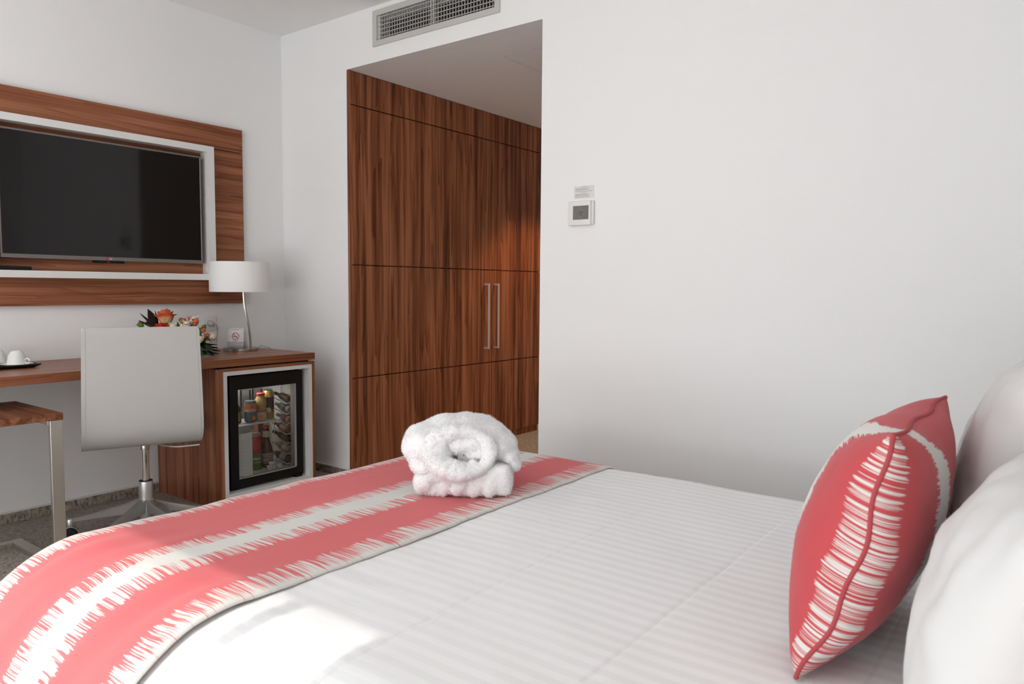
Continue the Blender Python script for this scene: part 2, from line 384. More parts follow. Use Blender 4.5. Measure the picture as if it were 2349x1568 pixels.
for k, x in enumerate(xs):
    o = vb if k == 0 else copy_obj(vb, v)
    o.location = (x-1.26, 0, -2.41)
obj('centre_bar', box(xc-.009, xc-.004, -.008, .03, VZ0, VZ1), VENT, v); obj('centre_bar', box(xc+.004, xc+.009, -.004, .03, VZ0, VZ1), VENT, v)
# ================================================================== WARDROBE
ROWS = [(.052, .580), (.586, 1.236), (1.242, 2.138), (2.144, 2.327)]
UN = [(.001, .7190), (.7215, 1.2980), (1.3005, 1.900)]
LB = ['walnut wardrobe section nearest the white wall, without handles', 'walnut wardrobe section with the left of the two bar handles', 'walnut wardrobe section with the right bar handle, deepest in the hall']
for i, (y0, y1) in enumerate(UN):
    u = thing('wardrobe_unit', LB[i], 'wardrobe', (.3, (y0+y1)/2, 0), group='walnut wardrobe wall in the hall')
    yc = .102 if i == 0 else y0
    c = nb(); bx(c, .02, .585, yc, y1, .05, 2.325); bx(c, .02, .596, yc, y1, 0, .046)
    obj('carcass', c, W_DOOR, u)
    if i == 0: obj('filler_strip', box(.5855, .5978, .0125, .1010, 0, 2.327), W_DOOR, u)
    if i == 0: obj('end_strip', box(.5985, .6135, y0, y0+.0145, 0, 2.327, .001, 1), W_DOOR, u)
    for j, (z0, z1) in enumerate(ROWS):
        d = obj('door_panel', box(.5985, .613, y0+(.0155 if i == 0 else .0006), y1-.0006, z0, z1, .0012, 1), W_DOOR, u)
        if j == 1 and i > 0:
            hy = 1.219 if i == 1 else 1.328
            h = nb(); bx(h, .646, .656, hy-.006, hy+.006, .684, 1.144, .001, 1)
            for z in (.684, 1.132): bx(h, .612, .648, hy-.006, hy+.006, z, z+.012, .001, 1)
            obj('handle', h, HANDLE, d)
# ================================================================== TV WALL PANEL
t = thing('tv_wall_panel', 'walnut wall panel with a white box frame around the television', 'wall panel', (0, -1.07, 1.01))
obj('top_board', box(.001, .03, -1.845, -.296, 1.8795, 2.011, .001, 1), W_Y, t)
obj('back_board', box(.001, .03, -1.845, -.296, 1.0125, 1.8765, .001, 1), W_Y, t)
f = nb()
fy0, fy1, fz0, fz1, th = -1.622, -.518, 1.144, 1.876, .033
for q in ((fy0, fy1, fz0, fz0+th), (fy0, fy1, fz1-th, fz1), (fy0, fy0+th+.005, fz0+th, fz1-th), (fy1-th-.008, fy1, fz0+th, fz1-th)): bx(f, .031, .10, q[0], q[1], q[2], q[3])
obj('white_frame', f, WHITE, t)
tv = thing('television', 'flat black television with a thin grey bezel inside the white frame', 'television', (.05, -1.072, 1.23))
f = nb(); ty0, ty1, tz0, tz1 = -1.556, -.588, 1.233, 1.815
bx(f, .031, .05, ty0+.1, ty1-.1, tz0+.08, tz1-.08)
obj('mount', f, BLACKM, tv)
f = nb()
for q in ((ty0, ty1, tz0, tz0+.019), (ty0, ty1, tz1-.009, tz1), (ty0, ty0+.007, tz0+.019, tz1-.009), (ty1-.007, ty1, tz0+.019, tz1-.009)): bx(f, .05, .084, q[0], q[1], q[2], q[3], .0015, 1)
obj('bezel', f, BEZEL, tv)
obj('screen', box(.051, .079, ty0+.006, ty1-.006, tz0+.018, tz1-.008), SCREEN, tv)
f = nb(); bx(f, .06, .085, -1.16, -1.012, tz0-.012, tz0, .005, 2)
ss = obj('sensor_strip', f, BLACK, tv, smooth=True)
obj('standby_light', box(.0845, .0858, -1.097, -1.087, tz0-.008, tz0-.005), mat('red_lamp', (.6, .05, .03), .4), ss)
lg = nb()
xf(lathe([(.0068, 0), (.0068, .0006)], 20, bm=lg), frame_m((.0842, -1.099, tz0+.0095), (0, 1, 0), (0, 0, 1)))
lo_ = obj('emblem', lg, mat('crimson_emblem', (.62, .02, .09), .4), tv)
obj('lettering', xf(text_bm('LG', .013), frame_m((.0846, -1.081, tz0+.0095), (0, 1, 0), (0, 0, 1))), PAPER, tv)
rm = thing('remote_control', 'black remote control lying on the white frame ledge below the television', 'remote', (.07, -1.51, 1.177))
obj('casing', box(.052, .096, -1.595, -1.437, 1.1772, 1.195, .006, 3), BLACK, rm, smooth=True)
for k in range(9):
    obj('button', box(.060+.012*(k % 3), .067+.012*(k % 3), -1.58+.022*(k//3), -1.572+.022*(k//3), 1.1945, 1.1962), GREYINK if False else BLACKM, rm)
# ================================================================== DESK + MINIBAR CABINET
d = thing('desk', 'long walnut wall desk with a thick top running under the television', 'desk', (.3, -1.5, 0))
obj('desktop', box(.001, .603, -2.75, -.243, .712, .75, .0015, 1), W_TOP, d)
obj('end_panel', box(.02, .58, -2.74, -2.70, 0, .712), W_CAB, d)
CY0, CY1, CXF = -.832, -.236, .59
c = thing('minibar_cabinet', 'walnut cabinet under the desk holding the small fridge', 'cabinet', (.3, -.53, 0))
obj('side_panel', box(.013, CXF, CY0, CY0+.02, 0, .703, .001, 1), W_CAB, c)
obj('side_panel', box(.013, CXF, CY1-.02, CY1, 0, .703, .001, 1), W_CAB, c)
obj('stile', box(CXF-.03, CXF, CY0+.0205, CY0+.04, 0, .703, .001, 1), W_CAB, c)
obj('top_rail', box(.013, CXF-.001, CY0+.0205, CY1-.0205, .688, .703, .001, 1), W_Y, c)
obj('plinth', box(.05, CXF-.03, CY0+.021, CY1-.021, 0, .046), W_Y, c)
obj('spacer', box(.05, .57, CY0+.03, CY1-.03, .703, .712), BLACKM, c)
NY0, NY1, NZ0, NZ1 = CY0+.041, CY1-.021, .047, .687
f = nb(); lt = .020
for q in ((NY0, NY1, NZ0, NZ0+lt), (NY0, NY1, NZ1-lt, NZ1), (NY0, NY0+lt, NZ0+lt, NZ1-lt), (NY1-lt, NY1, NZ0+lt, NZ1-lt)): bx(f, .06, CXF+.002, q[0], q[1], q[2], q[3])
bx(f, .05, .06, NY0, NY1, NZ0, NZ1)
obj('niche_lining', f, WHITE, c)
# fridge
FY0, FY1, FZ0, FZ1 = -.740, -.298, .085, .655
fr = thing('minibar_fridge', 'small black glass-door fridge set in the white niche', 'fridge', (.3, -.52, .068))
f = nb(); IY0, IY1, IZ0, IZ1 = -.700, -.296, .118, .610
for q in ((FY0, FY1, FZ0, IZ0), (FY0, FY1, IZ1, FZ1), (FY0, IY0, IZ0, IZ1), (IY1, IY1+.012, IZ0, IZ1)): bx(f, .08, .508, q[0], q[1], q[2], q[3])
bx(f, .08, .15, FY0, FY1, FZ0, FZ1)
obj('body', f, FRIDGE_W, fr)
for q in ((.10, .15, FY0+.02, FY0+.06), (.10, .15, FY1-.06, FY1-.02), (.47, .52, FY0+.02, FY0+.06), (.47, .56, FY1-.05, FY1-.008)): obj('foot', box(*q, .067, FZ0), BLACK, fr)
f = nb(); GY0, GY1, GZ0, GZ1 = -.693, -.334, .122, .586
for q in ((FY0, FY1, FZ0-.004, GZ0), (FY0, FY1, GZ1, FZ1), (FY0, GY0, GZ0, GZ1), (GY1, FY1, GZ0, GZ1)): bx(f, .512, .560, q[0], q[1], q[2], q[3])
dr = obj('door', f, BLACK, fr)
f = nb()
for q in ((GY0, GY1, GZ0, GZ0+.004), (GY1-.010, GY1, GZ0, GZ1)): bx(f, .515, .5525, q[0], q[1], q[2], q[3])
obj('inner_trim', f, mat('grey_seal', (.42, .40, .38), .4), dr)
obj('glass', box(.545, .549, GY0-.004, GY1+.004, GZ0-.004, GZ1+.004), PANE, dr)
obj('hinge', box(.50, .556, -.312, -.302, FZ1, FZ1+.006, .002, 1), STEEL, fr)
SZ = .376
f = nb(); ys = -.366
for k in range(13):
    x = .20+k*.02; tube([(x, IY0, SZ), (x, ys, SZ)], .0018, 6, f)
tube([(.452, IY0, SZ), (.452, ys, SZ)], .0042, 8, f)
for y in (IY0+.01, (IY0+ys)/2, ys): tube([(.17, y, SZ-.004), (.452, y, SZ-.004)], .0022, 6, f)
obj('wire_shelf', f, WIRE, fr, smooth=True)
RZ = [.490, .431, .373, .318, .266, .207, .153]
f = nb()
for y_ in (-.350, -.304): tube([(.372, y_, .575), (.372, y_, .135)], .0024, 6, f)
tube([(.372, -.350, .575), (.372, -.335, .585), (.372, -.304, .585), (.372, -.304, .575)], .0024, 6, f)
for z in RZ:
    zz = z-.021
    tube([(.372, -.350, zz+.022), (.488, -.350, zz-.002), (.496, -.344, zz+.004), (.496, -.310, zz+.004), (.488, -.304, zz-.002), (.372, -.304, zz+.022)], .0022, 6, f)
tube([(.372, -.350, .165), (.46, -.375, .125), (.49, -.380, .1205)], .0024, 6, f); tube([(.372, -.304, .165), (.46, -.320, .125), (.49, -.325, .1205)], .0024, 6, f)
obj('wire_bottle_rack', f, WIRE, fr, smooth=True)
obj('lamp_strip', box(.30, .42, -.60, -.45, IZ1-.008, IZ1, .002, 1), WIRE, fr)
fl = bpy.data.lights.new('added_fridge_fill', 'AREA'); fl.shape = 'RECTANGLE'; fl.size = .10; fl.size_y = .14; fl.energy = 0.6; fl.color = (1, .97, .92)  # light added under the strip to brighten the fridge interior
flo = bpy.data.objects.new('added_fridge_fill', fl); COL.objects.link(flo); flo.location = (.36, -.525, IZ1-.0095)
# ---- fridge contents
def cm(name, col, rough=.3, metal=0.0, **k):
    return MATS.get(name) or mat(name, col, rough, metal, **k)
def bend_text(s, size, r, ang, z, m, parent, name='lettering', spacing=1.0, cx=0, cy=0):
    bm = text_bm(s, size, .0003, spacing=spacing)
    for v_ in bm.verts:
        a = ang+v_.co.x/r; rr = r+.0004+v_.co.z; y = v_.co.y
        v_.co = Vector((math.cos(a)*rr, math.sin(a)*rr, z+y))
    return obj(name, bm, m, parent, local=True)
FA = math.atan2(-2.3, 3.5)   # direction from fridge shelf to the room
def band(r, z0, z1, seg=28): return lathe([(r, z0), (r, z1)], seg, cap=False)
SH = SZ+.0045
can = thing('drink_can', 'orange and blue iced tea can on the fridge shelf', 'can', (.410, -.524, SH))
obj('can_body', lathe([(.024, 0), (.030, .006), (.0325, .012), (.0325, .104), (.027, .115)], 28), cm('steel_blue_can', (.10, .17, .24), .3, .4), can, True, True)
obj('orange_print', band(.0328, .060, .104), cm('orange_can', (.72, .21, .08), .35), can, True, True)
f = nb(); lathe([(.0322, .0), (.0328, .012)], 28, bm=f, cap=False)
obj('rim', lathe([(.025, .1148), (.0275, .1148), (.0275, .117), (.025, .117)], 28), STEEL, can, True, True)
bend_text('NESTEA', .021, .0332, FA, .066, PAPER, can)
obj('leaf_print', xf(lathe([(.0, -.010), (.005, -.002), (0, .014)], 8), Matrix.Translation((math.cos(FA+.25)*.0325, math.sin(FA+.25)*.0325, .088)) @ Matrix.Rotation(.4, 4, 'X')), cm('leaf_green', (.04, .19, .03)), can, True, True)
obj('orange_slice', xf(lathe([(0, 0), (.011, 0), (.011, .001), (0, .001)], 16), frame_m((math.cos(FA+.55)*.033, math.sin(FA+.55)*.033, .026), (-math.sin(FA+.55), math.cos(FA+.55), 0), (0, 0, 1))), cm('slice_orange', (.80, .25, .03)), can, True)
jb = thing('juice_bottle', 'glass bottle of pale orange juice with a red cap', 'bottle', (.408, -.458, SH))
obj('bottle_glass', lathe([(.026, 0), (.030, .004), (.030, .075), (.032, .095), (.030, .115), (.021, .132), (.019, .140)], 28), cm('cloudy_juice', (.50, .34, .13), .2), jb, True, True)
obj('cap', lathe([(.0225, .138), (.023, .141), (.0228, .150), (.020, .152)], 28), cm('cap_red', (.50, .05, .04), .35), jb, True, True)
obj('label_band', band(.0306, .006, .064), cm('label_cream', (.62, .54, .46), .5), jb, True, True)
obj('label_top', band(.0309, .048, .062), cm('label_red', (.55, .14, .09), .5), jb, True, True)
obj('orange_print', xf(lathe([(0, 0), (.012, 0), (.012, .001), (0, .001)], 16), frame_m((math.cos(FA)*.0305, math.sin(FA)*.0305, .026), (-math.sin(FA), math.cos(FA), 0), (0, 0, 1))), cm('slice_orange', (.8, .25, .03)), jb, True)
tc_ = thing('tall_can', 'tall gold and dark slim can beside the juice bottle', 'can', (.388, -.396, SH))
obj('can_body', lathe([(.024, 0), (.028, .006), (.028, .150), (.022, .158)], 28), cm('gold_can', (.52, .34, .09), .3, .3), tc_, True, True)
obj('dark_band', band(.0283, .050, .122), cm('aubergine_band', (.06, .035, .05), .4), tc_, True, True)
obj('cream_swirl', xf(lathe([(0, 0), (.014, 0), (.014, .001), (0, .001)], 16), frame_m((math.cos(FA)*.0284, math.sin(FA)*.0284, .052), (-math.sin(FA), math.cos(FA), 0), (0, 0, 1))), cm('cream_print', (.72, .58, .30)), tc_, True)
obj('red_dot', xf(lathe([(0, 0), (.008, 0), (.008, .001), (0, .001)], 16), frame_m((math.cos(FA+.75)*.0284, math.sin(FA+.75)*.0284, .044), (-math.sin(FA+.75), math.cos(FA+.75), 0), (0, 0, 1))), cm('bright_red', (.65, .02, .02)), tc_, True)
obj('cap', lathe([(.0, .156), (.0228, .157), (.0228, .163), (0, .163)], 24), STEEL, tc_, True, True)
gb = thing('gold_top_bottle', 'dark bottle with gold foil and gold label at the shelf edge', 'bottle', (.375, -.592, SH))
obj('bottle_glass', lathe([(.026, 0), (.03, .004), (.03, .075), (.012, .105), (.011, .13)], 24), cm('near_black_glass', (.012, .010, .008), .12), gb, True, True)
obj('foil', lathe([(.0125, .104), (.0135, .112), (.0132, .134), (.011, .136)], 24), cm('gold_foil', (.62, .40, .14), .3, .8), gb, True, True)
obj('label', band(.0305, .012, .060), cm('gold_foil', (.62, .4, .14), .3, .8), gb, True, True)
def bottle(name, label, loc, prof, m, cap=None, capm=None, lab=None, labm=None, rot=None):
    t_ = thing(name, label, 'bottle', loc, rot=rot)
    obj('bottle_glass', lathe(prof, 20), m, t_, True, True)
    if cap: obj('cap', lathe(cap, 20), capm, t_, True, True)
    if lab: obj('label', band(lab[0], lab[1], lab[2], 20), labm, t_, True, True)
    return t_
bottle('water_bottle', 'clear bottle with a long white neck behind the cans', (.27, -.545, SH), [(.028, 0), (.03, .004), (.03, .10), (.011, .125), (.011, .185)], cm('pale_glass', (.35, .36, .36), .12), [(.013, .175), (.0135, .195), (0, .196)], PLASTIC, (.0115, .125, .172), PLASTIC)
for k, (y_, lb) in enumerate(((-.455, 'upturned clear tumbler at the back of the shelf behind the juice bottle'), (-.380, 'upturned clear tumbler at the back of the shelf behind the tall can'))):
    tg = thing('tumbler', lb, 'glass', (.26, y_, SH), group='upturned glasses in the fridge')
    obj('tumbler_glass', lathe([(.033, 0), (.029, .155), (0, .157)], 24, cap=False), BOTTLE, tg, True, True)
FLZ = IZ0
gt = thing('nut_tin', 'green nut tin standing on the fridge floor', 'tin', (.402, -.497, FLZ))
obj('tin_body', lathe([(.036, 0), (.0375, .003), (.0375, .088), (.036, .091)], 28), cm('nut_green', (.07, .16, .035), .4), gt, True, True)
bend_text('Nuts', .021, .0378, FA+.35, .062, PAPER, gt); bend_text('ARACHIDES', .0075, .0378, FA+.40, .042, PAPER, gt)
for k in range(7):
    a = FA-.75+.13*(k % 3)+.04*k; z_ = .014+.009*k*.9
    obj('nut_print', xf(lathe([(0, -.006), (.005, 0), (0, .006)], 8), Matrix.Translation((math.cos(a)*.0362, math.sin(a)*.0362, z_))), cm('nut_tan', (.40, .24, .12), .6), gt, True, True)
rt = thing('red_tin', 'red tin with a pink plastic lid stacked on the green tin', 'tin', (.400, -.499, FLZ+.0915))
obj('tin_body', lathe([(.0345, 0), (.0355, .002), (.0355, .092), (.034, .094)], 28), cm('tin_red', (.52, .035, .025), .4), rt, True, True)
obj('lid', lathe([(.0365, .092), (.0365, .104), (.033, .106)], 28), cm('lid_pink', (.42, .27, .24), .4), rt, True, True)
for k in range(6): bend_bar = obj('print_line', lathe([(.0358, .026+.010*k), (.0358, .0275+.010*k)], 28, cap=False), cm('tin_print', (.62, .25, .22), .5), rt, True)
sb = bottle('red_juice_bottle', 'dark red juice bottle with a red cap and patterned neck label', (.398, -.421, FLZ), [(.030, 0), (.034, .004), (.034, .080), (.030, .110), (.018, .150), (.016, .215)], cm('dark_red_juice', (.055, .008, .010), .1), [(.0185, .212), (.019, .216), (.0187, .228), (.016, .230)], cm('cap_red', (.5, .05, .04)), (.0345, .022, .078), cm('label_blush', (.52, .36, .28), .5))
obj('neck_label', band(.0195, .165, .200, 20), cm('label_cream', (.62, .54, .46)), sb, True, True)
obj('label_foot', band(.0348, .022, .036, 20), cm('label_red', (.55, .14, .09)), sb, True, True)
obj('label_oval', lathe([(.035, .050), (.035, .066)], 20, cap=False), cm('dark_oval', (.03, .03, .03)), sb, True, True)
bend_text('STRONG', .015, .0353, FA+.1, .058, PAPER, sb)
bottle('green_bottle', 'green glass bottle with a gold cap behind the red tin', (.32, -.450, FLZ), [(.028, 0), (.03, .004), (.03, .09), (.012, .14), (.011, .185)], cm('green_glass', (.03, .07, .03), .1), [(.0125, .178), (.013, .195), (0, .196)], cm('gold_foil', (.62, .4, .14)))
bottle('tall_green_bottle', 'tall dim green bottle at the back left of the fridge floor', (.24, -.52, FLZ), [(.032, 0), (.034, .004), (.034, .15), (.014, .20), (.013, .245)], cm('olive_glass', (.05, .055, .035), .1))
bx_ = thing('snack_box', 'narrow pink and dark carton behind the red juice bottle', 'box', (.27, -.385, FLZ))
obj('carton', box(-.02, .02, -.022, .022, 0, .235, .001, 1), cm('carton_dark', (.10, .03, .035), .5), bx_, True); obj('side_print', box(-.0215, .0215, -.0235, -.012, .02, .234), cm('carton_pink', (.52, .24, .18), .5), bx_, True)
for k, (x_, y_, z_, lb) in enumerate(((.478, -.456, 0, 'white creamer pot nearest the fridge glass'), (.470, -.440, .0235, 'white creamer pot stacked on the other two'), (.462, -.424, 0, 'white creamer pot behind the front creamer'), (.468, -.392, .0, 'white creamer pot farthest from the fridge glass'))):
    cp = thing('creamer_pot', lb, 'creamer', (x_, y_, FLZ+z_), group='creamer pots on the fridge floor')
    obj('pot', lathe([(.0135, 0), (.0165, .020), (.0165, .021)], 20), PLASTIC, cp, True, True)
    obj('foil_lid', lathe([(.0, .0212), (.0185, .0212), (.0185, .0225), (0, .0225)], 20), STEEL if k == 1 else PLASTIC, cp, True)
# miniatures on the side rack
minis = [('amber whisky miniature with a black cap, top of the side rack', (.22, .105, .03), (.04, .03, .025), (.05, .045, .04), .5),
         ('clear spirit miniature with a white cap, second on the rack', (.48, .50, .50), (.70, .70, .68), (.10, .09, .12), .2),
         ('clear miniature with a pinkish red label, third on the rack', (.50, .40, .40), (.60, .55, .52), (.50, .10, .09), .25),
         ('orange liqueur miniature with a cream label, fourth on the rack', (.42, .125, .03), (.52, .40, .30), (.66, .58, .46), .4),
         ('very dark liqueur miniature with a green mark, fifth on the rack', (.018, .016, .012), (.015, .012, .01), (.12, .16, .02), .3),
         ('pale gold miniature with a white crest, sixth on the rack', (.42, .34, .17), (.5, .34, .16), (.66, .64, .58), .3),
         ('brown sparkling wine miniature with dark foil, lowest on the rack', (.045, .028, .022), (.07, .07, .085), (.55, .53, .5), .3)]
for k, (lb, cb, cc, cl, lt_) in enumerate(minis):
    z = RZ[k]; L = (.128, .140, .112, .150, .145, .148, .195)[k]
    dirv = Vector((-1, -.05, .19 if k < 6 else .14)).normalized()
    q = dirv.to_track_quat('Z', 'Y').to_euler()
    r = .0185 if k not in (4, 6) else .020
    base = Vector((.486, -.327, z))
    m_ = thing('miniature_bottle', lb, 'bottle', base, rot=q, group='miniatures on the fridge side rack')
    prof = [(r*.85, 0), (r, .004), (r, L*.52), (r*.8, L*.64), (r*.42, L*.76), (r*.40, L*.86)]
    obj('bottle_glass', lathe(prof, 18), cm('mini_%d' % k, cb, .1), m_, True, True)
    obj('cap', lathe([(r*.5, L*.84), (r*.52, L*.86), (r*.5, L), (0, L)], 16), cm('minicap_%d' % k, cc, .35), m_, True, True)
    p = nb()
    for i in range(8):
        a0 = -.9+i*.225
    obj('label', band(r*1.02, L*.14, L*.14+L*lt_*.8, 18), cm('minilab_%d' % k, cl, .5), m_, True, True)
    if k == 6: obj('foil', lathe([(r*.85, L*.60), (r*.50, L*.75), (r*.48, L*.86)], 18, cap=False), cm('minicap_6', cc), m_, True, True)
rb = nb(); cpt = Vector((.395, -.332, .167))
tube([cpt+Vector((.012*math.sin(a)*.3, .0225*math.cos(a), .0225*math.sin(a))) for a in [2*PI*i/20 for i in range(20)]], .0012, 5, rb, closed=True)
xx = [(.397, -.356, .160), (.42, -.372, .145), (.44, -.375, .128)]
tube(xx, .0015, 5, rb)
tag(obj('ribbon', rb, cm('ribbon_orange', (.60, .22, .08), .6), smooth=True), 'thin orange ribbon tied round the lowest miniature', 'ribbon')
pl = thing('price_list', 'white printed minibar price list leaning inside the fridge door glass', 'paper', (.537, -.65, .12))
obj('sheet', box(.5365, .5372, -.692, -.600, .126, .352), PAPER, pl)
f = nb()
for k in range(30): bx(f, .5373, .5376, -.686, -.645-.010*((k*7) % 3), .142+.0062*k, .1436+.0062*k)
for y_ in (-.640, -.629, -.618, -.607): bx(f, .5373, .5376, y_-.0004, y_+.0004, .14, .328)
obj('print_line', f, cm('faint_grey_ink', (.62, .61, .61), .7), pl)
f = nb(); bx(f, .5373, .5376, -.686, -.667, .339, .342); bx(f, .5373, .5376, -.687, -.655, .129, .133)
obj('heading', f, PINKINK, pl)
# ================================================================== THERMOSTAT + NOTICE
th_ = thing('thermostat', 'white wall thermostat with a grey display reading 28', 'thermostat', (2.168, 0, 1.392))
obj('casing', box(2.106, 2.222, -.024, -.001, 1.392, 1.497, .004, 2), PLASTIC, th_, smooth=True)
obj('back_plate', box(2.110, 2.231, -.013, -.0005, 1.394, 1.4975, .002, 1), PLASTIC, th_)
scr = obj('display', box(2.1335, 2.2135, -.0248, -.02, 1.416, 1.4765), LCD, th_)
fm = lambda x, z: frame_m((x, -.0250, z), (1, 0, 0), (0, 0, 1))
s7 = {'2': 'abged', '8': 'abcdefg'}
def seg7(ch, cx, cz, h):
    b_ = nb(); w_ = h*.55; t_ = h*.09; sl = .12
    S = {'a': (-w_/2, w_/2, h/2, 'h'), 'g': (-w_/2, w_/2, 0, 'h'), 'd': (-w_/2, w_/2, -h/2, 'h'), 'f': (-w_/2, 0, h/2, 'v'), 'b': (w_/2, 0, h/2, 'v'), 'e': (-w_/2, -h/2, 0, 'v'), 'c': (w_/2, -h/2, 0, 'v')}
    for s in s7[ch]:
        q = S[s]
        if q[3] == 'h': bx(b_, q[0]+t_*.6, q[1]-t_*.6, q[2]-t_/2, q[2]+t_/2, -.0001, .0002)
        else: bx(b_, q[0]-t_/2, q[0]+t_/2, q[1]+t_*.6, q[2]-t_*.6, -.0001, .0002)
    for v_ in b_.verts: v_.co.x += v_.co.y*sl
    return xf(b_, fm(cx, cz))
for ch_, x_ in (('2', 2.162), ('8', 2.1755)): obj('digit', seg7(ch_, x_, 1.444, .018), INK, scr)
f = nb()
tube([(2.1845, -.0250, 1.445), (2.1845, -.0250, 1.450), (2.188, -.0250, 1.447), (2.188, -.025, 1.451)], .0005, 4, f)
for x0, x1, z in ((2.141, 2.168, 1.469), (2.183, 2.208, 1.471), (2.139, 2.170, 1.4625), (2.180, 2.208, 1.464), (2.139, 2.168, 1.428), (2.181, 2.209, 1.430), (2.153, 2.164, 1.422), (2.183, 2.189, 1.4275), (2.192, 2.208, 1.424)): bx(f, x0, x1, -.0251, -.0248, z-.0006, z+.0006)
obj('small_print', f, cm('lcd_faint', (.10, .098, .088), .5), scr)
f = nb()
for s, z in ((1, 1.451), (-1, 1.439)):
    vs = [f.verts.new((2.2035-.0032, -.0251, z-s*.002)), f.verts.new((2.2035+.0032, -.0251, z-s*.002)), f.verts.new((2.2035, -.0251, z+s*.0032))]; f.faces.new(vs)
obj('arrow', f, INK, scr)
nt_ = thing('instruction_notice', 'small clear printed notice stuck above the thermostat', 'notice', (2.174, 0, 1.51))
obj('card', box(2.1225, 2.2265, -.0012, -.0003, 1.5105, 1.5655), cm('film', (.74, .735, .725), .3), nt_)
f = nb()
lines = [(.35, .68), (.05, .80), (.05, .66), (.05, .78), (.05, .93), (.33, .64), (.05, .80), (.05, .72), (.05, .76), (.05, .82)]
for k, (a, c_) in enumerate(lines):
    z = 1.5615-.0050*k-(.002 if k in (1, 6) else 0); x = 2.1255+.098*a
    while x < 2.1255+.098*c_:
        l = .004+random.random()*.006; bx(f, x, min(x+l, 2.1255+.098*c_), -.0015, -.0011, z-.0010, z+.0010); x += l+.0012
obj('print_line', f, GREYINK, nt_)
# ================================================================== SOCKET
so = thing('wall_socket', 'white wall power socket with a plug behind the flowers', 'socket', (0, -.511, .857))
obj('plate', box(.0003, .009, -.553, -.469, .856, .942, .003, 2), PLASTIC, so, smooth=True)
obj('insert', box(.009, .0115, -.541, -.481, .868, .930, .0015, 1), PLASTIC, so)
obj('recess', xf(lathe([(.0205, .0), (.0205, .002), (.018, .002), (.0175, -.004), (0, -.004)], 28, cap=False), frame_m((.0118, -.511, .899), (0, 1, 0), (0, 0, 1))), cm('socket_grey', (.70, .68, .66), .4), so, smooth=True)
obj('lower_cover', box(.0003, .006, -.553, -.469, .79, .853, .002, 1), WALL, so)
pg = thing('power_plug', 'pale grey lamp plug and flex in the wall socket', 'plug', (.012, -.511, .88))
obj('plug_body', xf(lathe([(.016, 0), (.017, .003), (.015, .022), (.008, .028), (0, .028)], 20), frame_m((.0135, -.511, .899), (0, 1, 0), (0, 0, 1))), cm('plug_grey', (.55, .53, .50), .4), pg, smooth=True)
obj('flex', tube([(.038, -.505, .897), (.045, -.492, .892), (.042, -.483, .875), (.03, -.480, .84), (.022, -.482, .79), (.018, -.48, .765), (.012, -.47, .7525)], .0022, 6), cm('flex_grey', (.30, .28, .26), .5), pg, smooth=True)
# ================================================================== TABLE LAMP
LX, LY = .170, -.420
R_ = Vector((.797, .604, 0)); T_ = Vector((.604, -.797, 0))
la = thing('table_lamp', 'white drum shade desk lamp with a curved steel stem', 'lamp', (LX, LY, .75))
obj('base', lathe([(.092, .7501), (.0945, .7515), (.0945, .7645), (.092, .766)], 48, LX, LY), STEEL, la, smooth=True, ang=30)
stem = []
for s, off in ((0, .056), (.06, .054), (.12, .047), (.18, .036), (.24, .026), (.30, .022), (.335, .023)):
    stem.append(Vector((LX, LY, .766+s))+R_*off)
stem = crs(stem, 5)
f = nb(); prev = None
for i, p in enumerate(stem):
    ring = [f.verts.new(p+R_*a+T_*c_) for a, c_ in ((-.003, -.010), (.003, -.010), (.003, .010), (-.003, .010))]
    if prev:
        for k in range(4): f.faces.new((prev[k], prev[(k+1) % 4], ring[(k+1) % 4], ring[k]))
    else: f.faces.new(ring)
    prev = ring
f.faces.new(prev)
p0 = stem[-1]; c0 = Vector((LX, LY, p0.z))
for v_ in [0]:
    q = [f.verts.new(c0+R_*a+T_*c_+Vector((0, 0, z))) for z in (-.003, .003) for a, c_ in ((-.012, -.010), (.026, -.010), (.026, .010), (-.012, .010))]
    for idx in ((0, 1, 2, 3), (4, 5, 6, 7), (0, 1, 5, 4), (1, 2, 6, 5), (2, 3, 7, 6), (3, 0, 4, 7)): f.faces.new([q[i] for i in idx])
obj('stem', f, STEEL, la, smooth=True, ang=30)
sz0, sz1, sr = 1.080, 1.247, .1615
obj('shade', lathe([(sr, sz0), (sr, sz1), (sr-.002, sz1), (sr-.002, sz0), (sr, sz0)], 64, LX, LY, cap=False), SHADE, la, smooth=True, ang=30)
obj('diffuser', lathe([(0, sz0+.012), (sr-.003, sz0+.012), (sr-.003, sz0+.014), (0, sz0+.014)], 48, LX, LY), SHADE, la)
obj('lamp_holder', lathe([(.016, 1.100), (.016, 1.15), (.03, 1.19), (.02, 1.22), (0, 1.225)], 20, LX, LY), PLASTIC, la, smooth=True)
obj('flex', tube([Vector((LX, LY, .760))+R_*.094, Vector((LX, LY, .775))+R_*.105+T_*-.02, Vector((LX, LY, .768))+R_*.13+T_*-.03, Vector((LX, LY, .764))+R_*.15+T_*-.03, Vector((LX, LY, .753))+R_*.165+T_*-.03, Vector((LX, LY, .752))+R_*.16+T_*-.06], .002, 6), cm('flex_grey', (.3, .28, .26)), la, smooth=True)
